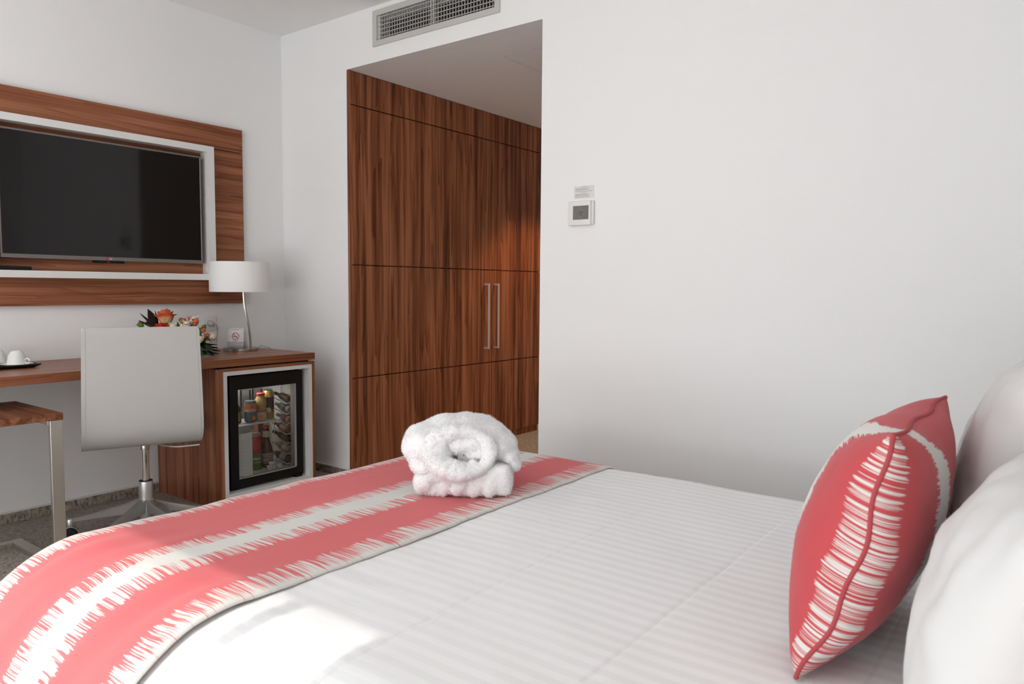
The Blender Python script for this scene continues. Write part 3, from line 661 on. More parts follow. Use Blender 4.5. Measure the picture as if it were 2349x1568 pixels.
# ================================================================== NO SMOKING TENT CARD (local: x right, -y towards viewer)
sg = thing('tent_card', 'white folded non-smoking card standing on the lamp base', 'sign', Vector((LX, LY, .7665))+R_*-.010+T_*.030, rotz=.62)
def tent(bm, s, inset):
    pass
hw, hh = .0475, .113
f = nb()
pf = [(-.028, 0), (-.0255, .04), (-.018, .085), (-.003, hh)]; pbk = [(.028, 0), (.0255, .04), (.018, .085), (.003, hh)]
wd = [1.0, .99, .965, .90]
for pr_ in (pf, pbk):
    L_ = [f.verts.new((-hw*w_, y_, z_)) for (y_, z_), w_ in zip(pr_, wd)]; Rr = [f.verts.new((hw*w_, y_, z_)) for (y_, z_), w_ in zip(pr_, wd)]
    for k in range(3): f.faces.new((L_[k], Rr[k], Rr[k+1], L_[k+1]))
bmesh.ops.remove_doubles(f, verts=f.verts, dist=.0005)
o = obj('card', f, PAPER, sg, True, True, None)
sm = o.modifiers.new('thick', 'SOLIDIFY'); sm.thickness = .0012
def cardpt(x, z):
    for k in range(3):
        (ya, za), (yb, zb) = pf[k], pf[k+1]
        if z <= zb or k == 2:
            t_ = (z-za)/(zb-za); return Vector((x, ya+(yb-ya)*t_-.0009, z))
def oncard(bm):
    for v_ in bm.verts:
        p_ = cardpt(v_.co.x, v_.co.y); v_.co = p_+Vector((0, -v_.co.z, 0))
    return bm
f = nb(); rings = []
N = 40
for r in (.0172, .0205): rings.append([f.verts.new((r*math.cos(2*PI*i/N)+.001, .066+r*math.sin(2*PI*i/N), .0004)) for i in range(N)])
for i in range(N): f.faces.new((rings[0][i], rings[0][(i+1) % N], rings[1][(i+1) % N], rings[1][i]))
for a in (-1,):
    d1 = Vector((1, -1, 0)).normalized(); n1 = Vector((1, 1, 0)).normalized()
    for k in range(6):
        s0, s1 = -.018+.006*k, -.018+.006*(k+1)
        f.faces.new([f.verts.new(Vector((.001, .066, .0005))+d1*s+n1*e) for s, e in ((s0, -.0016), (s1, -.0016), (s1, .0016), (s0, .0016))])
obj('prohibition_sign', oncard(f), RED, sg, True)
f = nb()
bx(f, -.011, -.001, .0615, .0655, 0, .0002); bx(f, .003, .0075, .0615, .0655, 0, .0002); bx(f, .0085, .0115, .0615, .0655, 0, .0002)
obj('cigarette', oncard(f), INK, sg, True)
f = tube([(.0055, .068, .0002), (.010, .069, .0002), (.011, .073, .0002), (.006, .0755, .0002), (.003, .079, .0002)], .0009, 4)
obj('smoke', oncard(f), GREYINK, sg, True)
def ctext(s, size, z, m, sp=1.0, nm='lettering'):
    b_ = text_bm(s, size, .0002, spacing=sp)
    for v_ in b_.verts: v_.co.y += z; v_.co.z += .0002
    obj(nm, oncard(b_), m, sg, True)
ctext('RAMADA', .0062, .101, PINKINK, 1.35)
ctext('THIS IS A', .0072, .0388, INK, 1.1); ctext('NON SMOKING ROOM', .0078, .0300, INK, 1.08)
f = nb()
for x0, x1, z in ((-.040, .034, .0225), (-.040, -.010, .0198), (-.040, .042, .0115)):
    n_ = int((x1-x0)/.006)
    for k in range(n_): bx(f, x0+k*.006, x0+k*.006+.0052, z-.0006, z+.0006, 0, .0002)
obj('small_print', oncard(f), GREYINK, sg, True)
# ================================================================== TRAY + CUPS
tr = thing('serving_tray', 'black rectangular serving tray on the left of the desk', 'tray', (.23, -1.66, .75))
f = nb()
x0, x1, y0, y1 = .075, .300, -1.860, -1.520
def rr(z, e, t_=0): return [f.verts.new((a, c_, z)) for a, c_ in ((x0-e+t_, y0-e+t_), (x1+e-t_, y0-e+t_), (x1+e-t_, y1+e-t_), (x0-e+t_, y1+e-t_))]
A = rr(.7503, 0); B = rr(.7625, .022); C_ = rr(.7650, .024, .001); D = rr(.7560, .002, .002)
f.faces.new(A); f.faces.new(D)
for P_, Q_ in ((A, B), (B, C_), (C_, D)):
    for k in range(4): f.faces.new((P_[k], P_[(k+1) % 4], Q_[(k+1) % 4], Q_[k]))
obj('tray_body', f, BLACKM, tr)
def cup(label, x, y, ang, saucer_label):
    s_ = thing('saucer', saucer_label, 'saucer', (x, y, .7562), group='white saucers on the tray')
    obj('dish', lathe([(.030, .0), (.034, .002), (.058, .0085), (.062, .0115), (.0605, .0125), (.034, .006), (0, .006)], 36), CERAMIC, s_, True, True)
    c_ = thing('espresso_cup', label, 'cup', (x, y, .7628), rotz=ang, group='upturned white cups on the tray')
    prof = [(.0375, 0), (.0385, .001), (.0385, .004), (.036, .020), (.0315, .038), (.0255, .052), (.0205, .0565), (.0190, .058), (.0185, .0605), (.0165, .0605), (.016, .0585), (0, .058)]
    obj('cup_body', lathe(prof, 36, cap=False), CERAMIC, c_, True, True)
    obj('handle', tube([(.046+.0105*math.cos(a), 0, .017+.0105*math.sin(a)) for a in [2*PI*i/24 for i in range(24)]], .0032, 8, closed=True), CERAMIC, c_, True, True)
cup('white espresso cup upside down with its ring handle on the right', .262, -1.573, .66, 'white saucer under the upturned cup nearest the chair')
cup('white espresso cup upside down, cut off by the left edge of the photo', .122, -1.602, 2.4, 'white saucer under the cup farther from the chair')
# ================================================================== BOUQUET
bq = thing('flower_bouquet', 'bouquet of orange roses, pale buds and dark leaves behind the chair', 'flowers', (.33, -.80, .75), rotz=.6485)
U0, V0, K = 442.2, 817.3, 450.0
def P(u, v_, y=0.0): return Vector(((u-U0)/K, y, (V0-v_)/K))
def petal_grid(bm, w_, h_, curl, cup_, n=6, tip=0.0):
    vs = []
    for j in range(n+1):
        t_ = j/n; row = []
        ww = w_*math.sin(PI*min(1, .18+.62*t_))**.8*(1 if t_ < .8 else 1-.25*((t_-.8)/.2)**2)
        for i in range(n+1):
            s = i/n*2-1
            x = ww*.5*s; z = h_*t_*(1-.10*s*s*t_); y = -cup_*(s*s)*w_*.5+curl*max(0, t_-.55)**2*h_*3.2
            row.append(bm.verts.new((x, -y, z)))
        vs.append(row)
    for j in range(n):
        for i in range(n): bm.faces.new((vs[j][i], vs[j][i+1], vs[j+1][i+1], vs[j+1][i]))
    return [v_ for r in vs for v_ in r]
def rose_mat(name, lo, hi, z0, z1):
    m, nt, b_ = nmat(name)
    tcd = nt.nodes.new('ShaderNodeTexCoord'); sx = nt.nodes.new('ShaderNodeSeparateXYZ'); nt.links.new(tcd.outputs['Object'], sx.inputs[0])
    n = noise_n(nt, tcd.outputs['Object'], 90, 2)
    t_ = math_n(nt, 'MULTIPLY_ADD', n, 0.012, sx.outputs[2])
    k = math_n(nt, 'DIVIDE', math_n(nt, 'SUBTRACT', t_, z0), z1-z0, clamp=True)
    nt.links.new(ramp(nt, k, [(0, lo), (.55, tuple(a*.45+c_*.55 for a, c_ in zip(lo, hi))), (.75, hi)]), b_.inputs['Base Color']); b_.inputs['Roughness'].default_value = .55
    return m
R_OR = rose_mat('orange_tipped_petal', (.62, .52, .25), (.72, .14, .055), .012, .050)
R_RED = rose_mat('red_orange_petal', (.62, .10, .04), (.72, .055, .03), 0, .04)
R_PALE = rose_mat('cream_petal', (.50, .55, .25), (.72, .66, .50), -.005, .02)
R_TIP = rose_mat('pink_tipped_petal', (.60, .58, .34), (.66, .14, .09), .0, .024)
LEAFG = mat('deep_green_leaf', (.013, .034, .009), .45, spec=.3, noise_amt=.4, noise_scale=60)
LEAFL = mat('fresh_green_leaf', (.13, .22, .045), .5, noise_amt=.3, noise_scale=60)
PURPLE = mat('dark_purple_leaf', (.016, .005, .007), .6, spec=.2)
def rose(c, r, m, name='rose', tilt=(0, 0), layers=((3, .25, 1.02, -.06), (4, .50, 1.02, .02), (5, .74, .98, .10), (6, .92, .90, .24), (7, 1.05, .76, .48))):
    bm = nb(); h_ = r*1.55
    for li, (n, rad, hf, out) in enumerate(layers):
        for k in range(n):
            a = 2*PI*k/n+li*.7+random.uniform(-.12, .12)
            t2 = nb(); petal_grid(t2, r*(.85+.13*li), h_*hf*random.uniform(.95, 1.04), .10+.75*max(0, out), .34)
            mt = Matrix.Rotation(a, 4, 'Z') @ Matrix.Translation((0, -r*rad*.42, 0)) @ Matrix.Rotation(.02+out*.80, 4, 'X')
            xf(t2, mt); me = bpy.data.meshes.new('x'); t2.to_mesh(me); t2.free(); bm.from_mesh(me); bpy.data.meshes.remove(me)
    lathe([(0, .0), (r*.3, .01*r/.04), (r*.34, h_*.6), (r*.15, h_*.9), (0, h_*.8)], 12, bm=bm, cap=False)
    o = obj(name, bm, m, bq, True, True, None); o.location = c; o.rotation_euler = (tilt[0], tilt[1], random.random()*6)
    return o
def bud(c, r, m, d=(0, 0, 1), name='rose_bud', sep=True):
    bm = lathe([(0, 0), (r*.6, r*.15), (r*.95, r*.8), (r*.9, r*1.4), (r*.55, r*1.95), (r*.2, r*2.15), (0, r*2.1)], 14, cap=False)
    for k in range(3):
        a = 2.1*k; t2 = nb(); petal_grid(t2, r*1.7, r*2.1, .25, .45, 4)
        xf(t2, Matrix.Rotation(a, 4, 'Z') @ Matrix.Translation((0, -r*.62, r*.1)) @ Matrix.Rotation(.10, 4, 'X')); me = bpy.data.meshes.new('x'); t2.to_mesh(me); t2.free(); bm.from_mesh(me); bpy.data.meshes.remove(me)
    q = Vector(d).to_track_quat('Z', 'Y').to_euler()
    o = obj(name, bm, m, bq, True, True, None); o.location = c; o.rotation_euler = q
    if sep:
        s_ = nb()
        for k in range(5):
            t2 = nb(); petal_grid(t2, r*.55, r*1.5, .1, .2, 3)
            xf(t2, Matrix.Rotation(1.256*k, 4, 'Z') @ Matrix.Translation((0, -r*.55, -r*.05)) @ Matrix.Rotation(.35, 4, 'X')); me = bpy.data.meshes.new('x'); t2.to_mesh(me); t2.free(); s_.from_mesh(me); bpy.data.meshes.remove(me)
        obj('sepal', s_, LEAFL, o, True, True, None)
    return o
def leaf(base, tipv, w_, m, droop=.1, name='leaf', n=7):
    base = Vector(base); tipv = Vector(tipv); d_ = tipv-base; L = d_.length; d_.normalize()
    side = d_.cross(Vector((random.uniform(-.5, .5), -1, random.uniform(-.4, .4)))).normalized(); nn = side.cross(d_).normalized()
    bm = nb(); prev = None
    for j in range(n+1):
        t_ = j/n; ww = w_*math.sin(PI*(.04+.955*t_)**.85)
        c = base+d_*L*t_-nn*droop*L*(t_*(1-t_))*2
        row = [bm.verts.new(c-side*ww*.5+nn*ww*.12), bm.verts.new(c), bm.verts.new(c+side*ww*.5+nn*ww*.12)]
        if prev:
            for k in range(2): bm.faces.new((prev[k], prev[k+1], row[k+1], row[k]))
        prev = row
    return obj(name, bm, m, bq, True, True, None)
obj('vase', lathe([(.055, 0), (.062, .01), (.07, .07), (.062, .09), (0, .085)], 28), cm('dark_pot', (.03, .03, .028), .5), bq, True, True).location = P(412, 817.3, .01)
stems = nb()
def stem_to(p): tube([P(412, 790, .01), P(412, 790, .01).lerp(p, .5)+Vector((0, 0, .01)), p], .0022, 5, stems)
rose(P(383, 742, .0), .047, R_OR, tilt=(.22, .06)); stem_to(P(383, 743, .02))
rose(P(386, 766, -.055), .040, R_RED, tilt=(.35, 0)); stem_to(P(386, 766, -.03))
for u_, v_, y_, r_, m_, d_ in ((408, 753, -.04, .0155, R_PALE, (.2, -.8, .8)), (424, 741, .0, .0115, R_TIP, (-.1, -.1, 1)), (435, 739, .02, .0125, R_TIP, (.2, -.2, 1)), (447, 744, .0, .0185, R_PALE, (.15, -.2, 1)), (455, 742, -.03, .0125, R_TIP, (.3, -.5, .8)), (411, 737, .03, .0085, LEAFL, (0, 0, 1)), (465, 748, .0, .0085, LEAFL, (.9, -.1, .35)), (467, 759, -.01, .0095, R_TIP, (.6, -.2, .8)), (466, 775, -.04, .0150, R_PALE, (.5, -.9, .2)), (475, 776, .02, .0165, R_PALE, (.8, .1, .4)), (329, 748, .0, .0120, LEAFL, (-.6, -.3, .7)), (336, 741, .03, .0085, LEAFL, (-.1, 0, 1)), (452, 780, -.03, .0150, LEAFL, (.5, -.6, .3)), (416, 750, -.01, .010, LEAFL, (.1, -.4, .9)), (430, 752, -.04, .0125, R_PALE, (.1, -.6, .8)), (459, 765, -.02, .0105, LEAFL, (.5, -.4, .6)), (350, 757, -.02, .012, R_PALE, (-.3, -.6, .6)), (441, 749, -.05, .015, R_PALE, (.1, -.5, .9)), (460, 785, -.06, .013, R_PALE, (.4, -.8, .3)), (419, 748, .02, .012, R_PALE, (0, -.3, 1)), (470, 770, .0, .010, R_TIP, (.7, -.3, .5))):
    bud(P(u_, v_+2, y_), r_*1.25, m_, d_); stem_to(P(u_, v_+2, y_))
obj('stem', stems, LEAFL, bq, True, True)
for (bu, bv), (tu, tv_), w_ in (((361, 752), (337, 708), .052), ((362, 752), (344, 716), .045), ((361, 752), (320, 717), .013), ((360, 753), (328, 721), .010), ((358, 753), (320, 733), .012), ((365, 752), (355, 710), .010), ((364, 750), (358, 722), .014), ((360, 755), (332, 738), .020)):
    leaf(P(bu, bv, .0), P(tu, tv_, random.uniform(-.02, .02)), w_, PURPLE, .06)
for (bu, bv), (tu, tv_), w_ in (((455, 790), (503, 789), .012), ((460, 793), (507, 797), .014), ((462, 797), (507, 805), .014), ((460, 803), (505, 812), .015), ((458, 806), (498, 815), .016)):
    leaf(P(bu, bv, .0), P(tu, tv_, random.uniform(-.02, .01)), w_, PURPLE, .05)
for (bu, bv), (tu, tv_), w_ in (((440, 780), (482, 783), .045), ((440, 785), (497, 800), .048), ((440, 790), (487, 816), .046), ((435, 795), (464, 824), .05), ((430, 785), (478, 800), .05), ((425, 795), (446, 822), .05), ((440, 795), (475, 818), .04), ((410, 790), (370, 800), .05), ((400, 775), (376, 742), .03), ((410, 760), (430, 740), .03)):
    leaf(P(bu, bv, -.02), P(tu, min(tv_, 814), random.uniform(-.05, .0)), w_, LEAFG, .12)
for (bu, bv), (tu, tv_), w_ in (((400, 765), (428, 745), .032), ((395, 760), (410, 737), .03), ((430, 765), (447, 748), .025), ((445, 775), (463, 760), .03), ((450, 785), (470, 766), .03), ((370, 765), (335, 752), .02), ((440, 770), (478, 745), .012), ((430, 775), (462, 750), .03), ((440, 785), (475, 772), .035), ((400, 775), (418, 742), .04), ((420, 770), (440, 755), .04), ((445, 790), (468, 782), .04), ((365, 765), (345, 758), .03), ((445, 780), (458, 758), .035), ((440, 775), (470, 752), .03), ((445, 790), (482, 775), .035), ((445, 795), (478, 788), .04), ((425, 770), (445, 742), .035), ((415, 765), (402, 740), .03), ((430, 770), (418, 745), .03), ((440, 785), (462, 768), .045), ((435, 780), (455, 772), .05)):
    leaf(P(bu, bv, -.01), P(tu, tv_, random.uniform(-.04, .02)), w_, LEAFL, .1)
# ================================================================== SIDE TABLE
st = thing('side_table', 'small walnut-topped side table with square steel legs, left edge', 'table', (.6, -1.86, 0))
TY1, TY0, TX0, TX1, TZ = -1.612, -2.12, .345, .815, .616
obj('tabletop', box(TX0, TX1, TY0, TY1, TZ-.026, TZ, .001, 1), W_TAB, st)
q = .045
f = nb(); bx(f, TX1-.024, TX1-.004, TY1-.046, TY1-.002, 0, TZ-.0265, .001, 1); obj('leg', f, STEEL_L, st)
f = nb(); bx(f, TX1-.024, TX1-.004, TY0+.002, TY0+.046, 0, TZ-.0265, .001, 1); obj('leg', f, STEEL_L, st)
for y in (TY1-.046, TY0+.002):
    obj('foot_bar', box(TX0+.005, TX1-.0245, y, y+.044, 0, .020, .001, 1), STEEL_L, st)
    obj('top_bar', box(TX0+.02, TX1-.0245, y, y+.044, TZ-.047, TZ-.0265, .001, 1), STEEL_L, st)
obj('cross_bar', box(TX0+.005, TX0+.045, TY0+.0465, TY1-.0465, 0, .020, .001, 1), STEEL_L, st)
# ================================================================== OFFICE CHAIR
chx = thing('desk_chair', 'grey leather swivel desk chair with a tall flat back', 'chair', (.605, -1.195, 0), rotz=math.radians(-21.3))
prof = [(-.235, .470), (-.20, .482), (0, .468), (.12, .462), (.185, .468), (.222, .492), (.240, .535), (.247, .62), (.249, .72), (.247, .83), (.243, .938)]
thk = .042
pts = [Vector((a, 0, c_)) for a, c_ in prof]
# resample smooth
cp_ = crs(pts, 5)
up_, lo2 = [], []
for i, p in enumerate(cp_):
    t_ = (cp_[min(i+1, len(cp_)-1)]-cp_[max(i-1, 0)]).normalized(); n_ = Vector((-t_.z, 0, t_.x))
    up_.append(p); lo2.append(p-n_*thk)
cyo = -.022
f = nb(); L1, L2 = [], []
def hwid(p):
    if p.z > .5: return .231-(p.z-.5)/.44*.012
    return .231-.030*max(0, min(1, (.17-p.x)/.15))
def hang(p): return 0.0
for side, LL in ((-1, L1), (1, L2)):
    for p in up_+lo2[::-1]: LL.append(f.verts.new((p.x, cyo+side*hwid(p), p.z)))
N = len(L1)
for i in range(N):
    j = (i+1) % N; f.faces.new((L1[i], L1[j], L2[j], L2[i]))
f1 = f.faces.new(L1); f2 = f.faces.new(L2)
es = list({e for fc in (f1, f2) for e in fc.edges})
bmesh.ops.bevel(f, geom=es, offset=.010, segments=3, affect='EDGES', profile=.6)
sh_ = obj('seat_shell', f, LEATHER, chx, True, True, 50)
for side in (-1, 1):
    tube_pts = [Vector((p.x+.0012, cyo+side*(hwid(p)-.013), p.z)) for p in lo2[18:]]
    f = nb()
    for k in range(len(tube_pts)-1):
        a, c_ = tube_pts[k], tube_pts[k+1]; n_ = max(1, int((c_-a).length/.006))
        for q_ in range(n_): tube([a.lerp(c_, (q_+.15)/n_), a.lerp(c_, (q_+.75)/n_)], .0009, 4, f)
    o = obj('stitching', f, STITCH, sh_, True); o['kind'] = 'stuff'
ty_ = up_[-1]
tg_ = obj('maker_tag', box(.232, .240, cyo+.229, cyo+.241, .520, .545), BLACK, sh_, True)
f = nb()
for k in range(4): bx(f, .2401, .2406, cyo+.2335, cyo+.2375, .524+.0048*k, .5272+.0048*k)
obj('tag_print', f, PAPER, tg_, True)
obj('seat_plate', box(-.08, .06, -.07, .07, .410, .4265, .004, 2), BLACKM, chx, True)
obj('tilt_lever', tube([(.05, .03, .414), (.12, .06, .406), (.15, .10, .402), (.165, .125, .402), (.175, .205, .405)], .0042, 8), ALU, chx, True, True)
obj('gas_lift_collar', lathe([(.018, .385), (.019, .372), (.019, .41), (.018, .412)], 24), STEEL, chx, True, True)
obj('gas_lift', lathe([(.0165, .20), (.0165, .378)], 24), CHROME, chx, True, True)
obj('sleeve', lathe([(.0285, .120), (.0300, .125), (.0300, .222), (.0285, .228), (.024, .228), (.024, .21)], 28, cap=False), ALU, chx, True, True)
obj('sleeve_mouth', lathe([(.017, .226), (.0285, .2285), (.0285, .231), (.017, .231)], 24), BLACKM, chx, True, True)
obj('hub', lathe([(.026, .05), (.028, .055), (.028, .125), (.026, .13)], 28), ALU, chx, True, True)
crot = math.radians(21.3)
for a in (-112, -58, 4, 47, 150):
    an = math.radians(a)+crot
    f = nb(); prev = None
    for t_, zt, zb, ww in ((.018, .150, .085, .030), (.10, .128, .088, .030), (.20, .107, .088, .027), (.28, .096, .084, .022), (.305, .093, .080, .018)):
        ring = [f.verts.new((t_, s*ww*.5, z)) for z, s in ((zt, -1), (zt, 1), (zb, .8), (zb, -.8))]
        if prev:
            for k in range(4): f.faces.new((prev[k], prev[(k+1) % 4], ring[(k+1) % 4], ring[k]))
        else: f.faces.new(ring)
        prev = ring
    f.faces.new(prev)
    xf(f, Matrix.Rotation(an, 4, 'Z')); lgm = obj('base_leg', f, ALU, chx, True, True, 30)
    f = lathe([(.013, .066), (.014, .070), (.014, .094), (.012, .097)], 16); xf(f, Matrix.Rotation(an, 4, 'Z') @ Matrix.Translation((.300, 0, 0))); obj('caster_stem', f, ALU, lgm, True, True)
    cpos = Matrix.Rotation(an, 4, 'Z') @ Vector((.300, 0, .030)); ca = an+.9+a*.01
    f = nb()
    for s in (-.013, .013): xf(lathe([(.010, -.009), (.029, -.008), (.030, -.004), (.030, .004), (.029, .008), (.010, .009)], 24, bm=nb()), Matrix()).to_mesh
    f = nb()
    for s in (-.0125, .0125):
        t2 = lathe([(.008, -.009), (.028, -.0085), (.030, -.004), (.030, .004), (.028, .0085), (.008, .009)], 24)
        xf(t2, Matrix.Translation(cpos) @ Matrix.Rotation(ca, 4, 'Z') @ Matrix.Rotation(PI/2, 4, 'X') @ Matrix.Translation((0, 0, s))); me = bpy.data.meshes.new('x'); t2.to_mesh(me); t2.free(); f.from_mesh(me); bpy.data.meshes.remove(me)
    obj('caster', f, BLACK, lgm, True, True, 40)
    f = nb(); xf(tube([(.0305*math.cos(q_), .0305*math.sin(q_), 0) for q_ in [PI*(-.05+1.1*i/16) for i in range(17)]], .003, 6, f), Matrix.Translation(cpos) @ Matrix.Rotation(ca, 4, 'Z') @ Matrix.Rotation(PI/2, 4, 'X')); obj('caster_hood', f, ALU, lgm, True, True)
# ================================================================== BED
bd = thing('bed', 'wide bed with a white striped cover standing across the foreground', 'bed', (3.05, -1.45, 0))
obj('base', box(2.06, 4.06, -2.13, -.70, .10, .28, .01, 2), cm('bed_base_fabric', (.25, .22, .19), .9), bd)
obj('mattress', box(2.09, 4.06, -2.13, -.69, .281, .452, .04, 3), PILLOW, bd, smooth=True)
obj('headboard', box(4.085, 4.145, -2.5, -.45, 0, 1.0, .004, 2), W_Y, bd)
for x in (2.15, 3.95):
    for y in (-2.12, -.80): obj('leg', lathe([(.025, 0), (.03, .10)], 16, x, y), BLACKM, bd)
X0i, Y0n, Y0f = 2.055, -2.035, -.655      # flat top limits
RF, RN, RFAR, ZB = .11, .30, .11, .500
def nz(x, y, z=0): return noise.noise(Vector((x, y, z)))
def S(px, py, lift=0.0, wr=1.0):
    """point of the draped cover for flat cloth coordinates"""
    qx = max(px, X0i); qy = min(max(py, Y0n), Y0f)
    dx, dy = px-qx, py-qy; d_ = math.hypot(dx, dy)
    z = ZB+lift; x, y = qx, qy
    # slow undulation of the top
    und = .0035*nz(px*2.2, py*2.2, 1)+.0018*nz(px*6+3*py, py*2.0, 5)
    if d_ > 1e-6:
        nx, ny = dx/d_, dy/d_
        ry = RN if dy < 0 else RFAR
        r = (RF*nx*nx+ry*ny*ny)+lift
        th2 = d_/r
        if th2 < PI/2: h_, dr_ = r*math.sin(th2), r*(1-math.cos(th2))
        else:
            h_, dr_ = r, r+(d_-r*PI/2)
            fall = min(1, (dr_-r)/.2); tang = px*(-ny)+py*nx
            h_ += fall*(.012*math.sin(tang*21)+.010*nz(tang*5, 2, 0))+fall*.02
        x, y, z = qx+nx*h_, qy+ny*h_, z-dr_
        if z < .09: z = .09
    return Vector((x, y, z+und*wr))
def seq(a, b_, step, extra=()):
    n = max(1, round((b_-a)/step)); s = [a+(b_-a)*i/n for i in range(n+1)]
    for e in extra: s += [e-.007, e-.0025, e, e+.0025, e+.007]
    return sorted(s)
def cloth(name, xs_, ys_, fn, m, parent=None, uvf=None):
    vs = [fn(x, y) for y in ys_ for x in xs_]; nx = len(xs_)
    fs = [(j*nx+i, j*nx+i+1, (j+1)*nx+i+1, (j+1)*nx+i) for j in range(len(ys_)-1) for i in range(nx-1)]
    me = bpy.data.meshes.new(name); me.from_pydata(vs, [], fs)
    uv = me.uv_layers.new(name='UVMap'); uvf = uvf or (lambda x, y: (x, y))
    cs = [uvf(x, y) for y in ys_ for x in xs_]
    for l in me.loops: uv.data[l.index].uv = cs[l.vertex_index]
    return link(name, me, m, parent, smooth=True)
CREASE = [(3.345, .020), (3.005, .014), (3.70, .014)]
def duvet(px, py):
    p = S(px, py)
    for cx_, dep in CREASE:
        e = abs(px-cx_-.02*(py+1.5)*-.5)
        if e < .02: p.z -= .0016*max(0, 1-e/.006)
        if .004 < e < .03: p.z += .0008*math.exp(-((e-.010)/.008)**2)
    # wrinkles pulled from the runner edge
    wgt = math.exp(-((px-2.78)/.16)**2)
    p.z += wgt*(.0030*nz(px*3+py*9, py*16-px*4, 3)+.0022*nz(px*18, py*5, 9))
    p.z += .0020*nz(px*5+py*2, py*7, 12)
    return p
dv = cloth('duvet', seq(1.55, 4.07, .0145, [c_[0] for c_ in CREASE]), seq(-2.62, -.28, .0145), duvet, SHEET)
tag(dv, 'white satin-striped duvet smoothed over the whole bed', 'duvet')
RX0, RX1 = 2.012, 2.686
def runner(px, py):
    fr_ = (px-RX0)/(RX1-RX0)
    near = max(0, min(1, (-1.75-py)/.5)); near = near*near*(3-2*near)
    wave = .010*nz(py*2.2, 4, 0)*(fr_ > .5)*(fr_-.5)*2
    qx = px+wave-.012*near*(fr_-.5)
    p = duvet(qx, py); e1 = duvet(qx+.004, py)-duvet(qx-.004, py); e2 = duvet(qx, py+.004)-duvet(qx, py-.004); n_ = e1.cross(e2).normalized()
    fold = near*(.0045*(1+math.sin(px*38+py*5+2*nz(px*4, py*2)))+.0025*(1+math.sin(px*71-py*9)))
    p = p+n_*(.006+fold+.0022*(1+nz(px*7, py*2.3, 2))+.0012*nz(px*22, py*7, 8))
    e = RX1-px
    if e < .012: p -= n_*(.004*(1-e/.012)**2)
    return p
ru = cloth('bed_runner', seq(RX0, RX1, .0085), seq(-2.66, -.30, .0125), runner, RUNNER, uvf=lambda x, y: (x-RX0, y))
tag(ru, 'coral and white striped runner laid across the foot of the bed', 'bed runner')
mo = ru.modifiers.new('thick', 'SOLIDIFY'); mo.thickness = .0035; mo.offset = -1
# ================================================================== CUSHIONS AND PILLOWS
def pillow_mesh(name, W, H, tf, tb, m, parent, loc_m, seam=None, n=44, pinch=.06, uvf=None, wrk=.0, p_=.42, seed=0):
    """W along local x, H along local y, thickness along +z (front tf) and -z (back tb)"""
    vs, fs, uvs = [], [], []
    def outline(u, v_):
        x = u*W/2*(1-pinch*(1-v_*v_)); y = v_*H/2*(1-pinch*(1-u*u)); return x, y
    idx = {}
    for sgn, th3 in ((1, tf), (-1, tb)):
        for j in range(n+1):
            for i in range(n+1):
                u = math.sin((i/n-.5)*PI); v_ = math.sin((j/n-.5)*PI)
                edge = i in (0, n) or j in (0, n)
                if edge and sgn == -1: idx[(sgn, i, j)] = idx[(1, i, j)]; continue
                x, y = outline(u, v_)
                z = sgn*th3*((1-u*u)*(1-v_*v_))**p_ if not edge else 0
                if not edge:
                    wn = wrk*(nz(x*9+seed, y*9, sgn*3+seed)+.6*nz(x*24, y*20, 5+seed)); z += wn*min(1, 4*(1-u*u)*(1-v_*v_)+.15)
                z += seam(u, v_) if seam else 0
                idx[(sgn, i, j)] = len(vs); vs.append(Vector((x, y, z))); uvs.append((u, v_, sgn))
    for sgn in (1, -1):
        for j in range(n):
            for i in range(n):
                q_ = [idx[(sgn, i, j)], idx[(sgn, i+1, j)], idx[(sgn, i+1, j+1)], idx[(sgn, i, j+1)]]
                fs.append(q_ if sgn == 1 else q_[::-1])
    me = bpy.data.meshes.new(name); me.from_pydata(vs, [], fs)
    uv = me.uv_layers.new(name='UVMap')
    for l in me.loops:
        u, v_, sg_ = uvs[l.vertex_index]
        uv.data[l.index].uv = uvf(u, v_, sg_) if uvf else (u*W/2, v_*H/2)
    loop = [(i, 0) for i in range(n)]+[(n, j) for j in range(n)]+[(n-i, n) for i in range(n)]+[(0, n-j) for j in range(n)]
    ring = [vs[idx[(1, i, j)]] for i, j in loop]
    o = link(name, me, m, parent, local=True, smooth=True)
    return o, ring
P0 = Vector((3.614, -1.677, .507)); P1 = Vector((3.735, -1.677, .906)); Yv = Vector((0, .512, 0))
cen = (P0+P1)/2+Yv/2
cu_t = thing('throw_cushion', 'coral throw cushion with white brush-stroke bands propped on the bed', 'cushion', cen)
up3 = (P1-P0).normalized(); xx3 = Vector((0, 1, 0)); fn3 = xx3.cross(up3)   # local z
fm3 = Matrix((xx3, up3, fn3)).transposed().to_3x3()
sgnf = 1 if fn3.x < 0 else -1
cu_t.rotation_euler = fm3.to_euler()
CW, CH = .512, (P1-P0).length
def seamf(u, v_):
    near = max(0, -u)**2; s = (v_+1)/2
    return -sgnf*(.020*math.sin(PI*s)**1.2*near*(1.25-.7*s))+.004*math.sin(v_*9)*near-sgnf*.004*math.sin(u*7)*max(0, v_)**3
def cuv(u, v_, sg_):
    uu = (u+1)/2*CW; s = max(0, v_)
    if sg_ == sgnf: uu *= 1+1.0*math.exp(-(uu/.09)**2)
    else: uu *= 1+.15*math.exp(-(uu/.09)**2)
    return (uu*(1+1.1*s**9), v_*CH/2)
tfr, tbk = (.118, .092)
body, ring = pillow_mesh('cover', CW, CH, tfr if sgnf == 1 else tbk, tbk if sgnf == 1 else tfr, CUSH, cu_t, None, seamf, 56, .035, cuv, .003, .46, 3)
dense = []
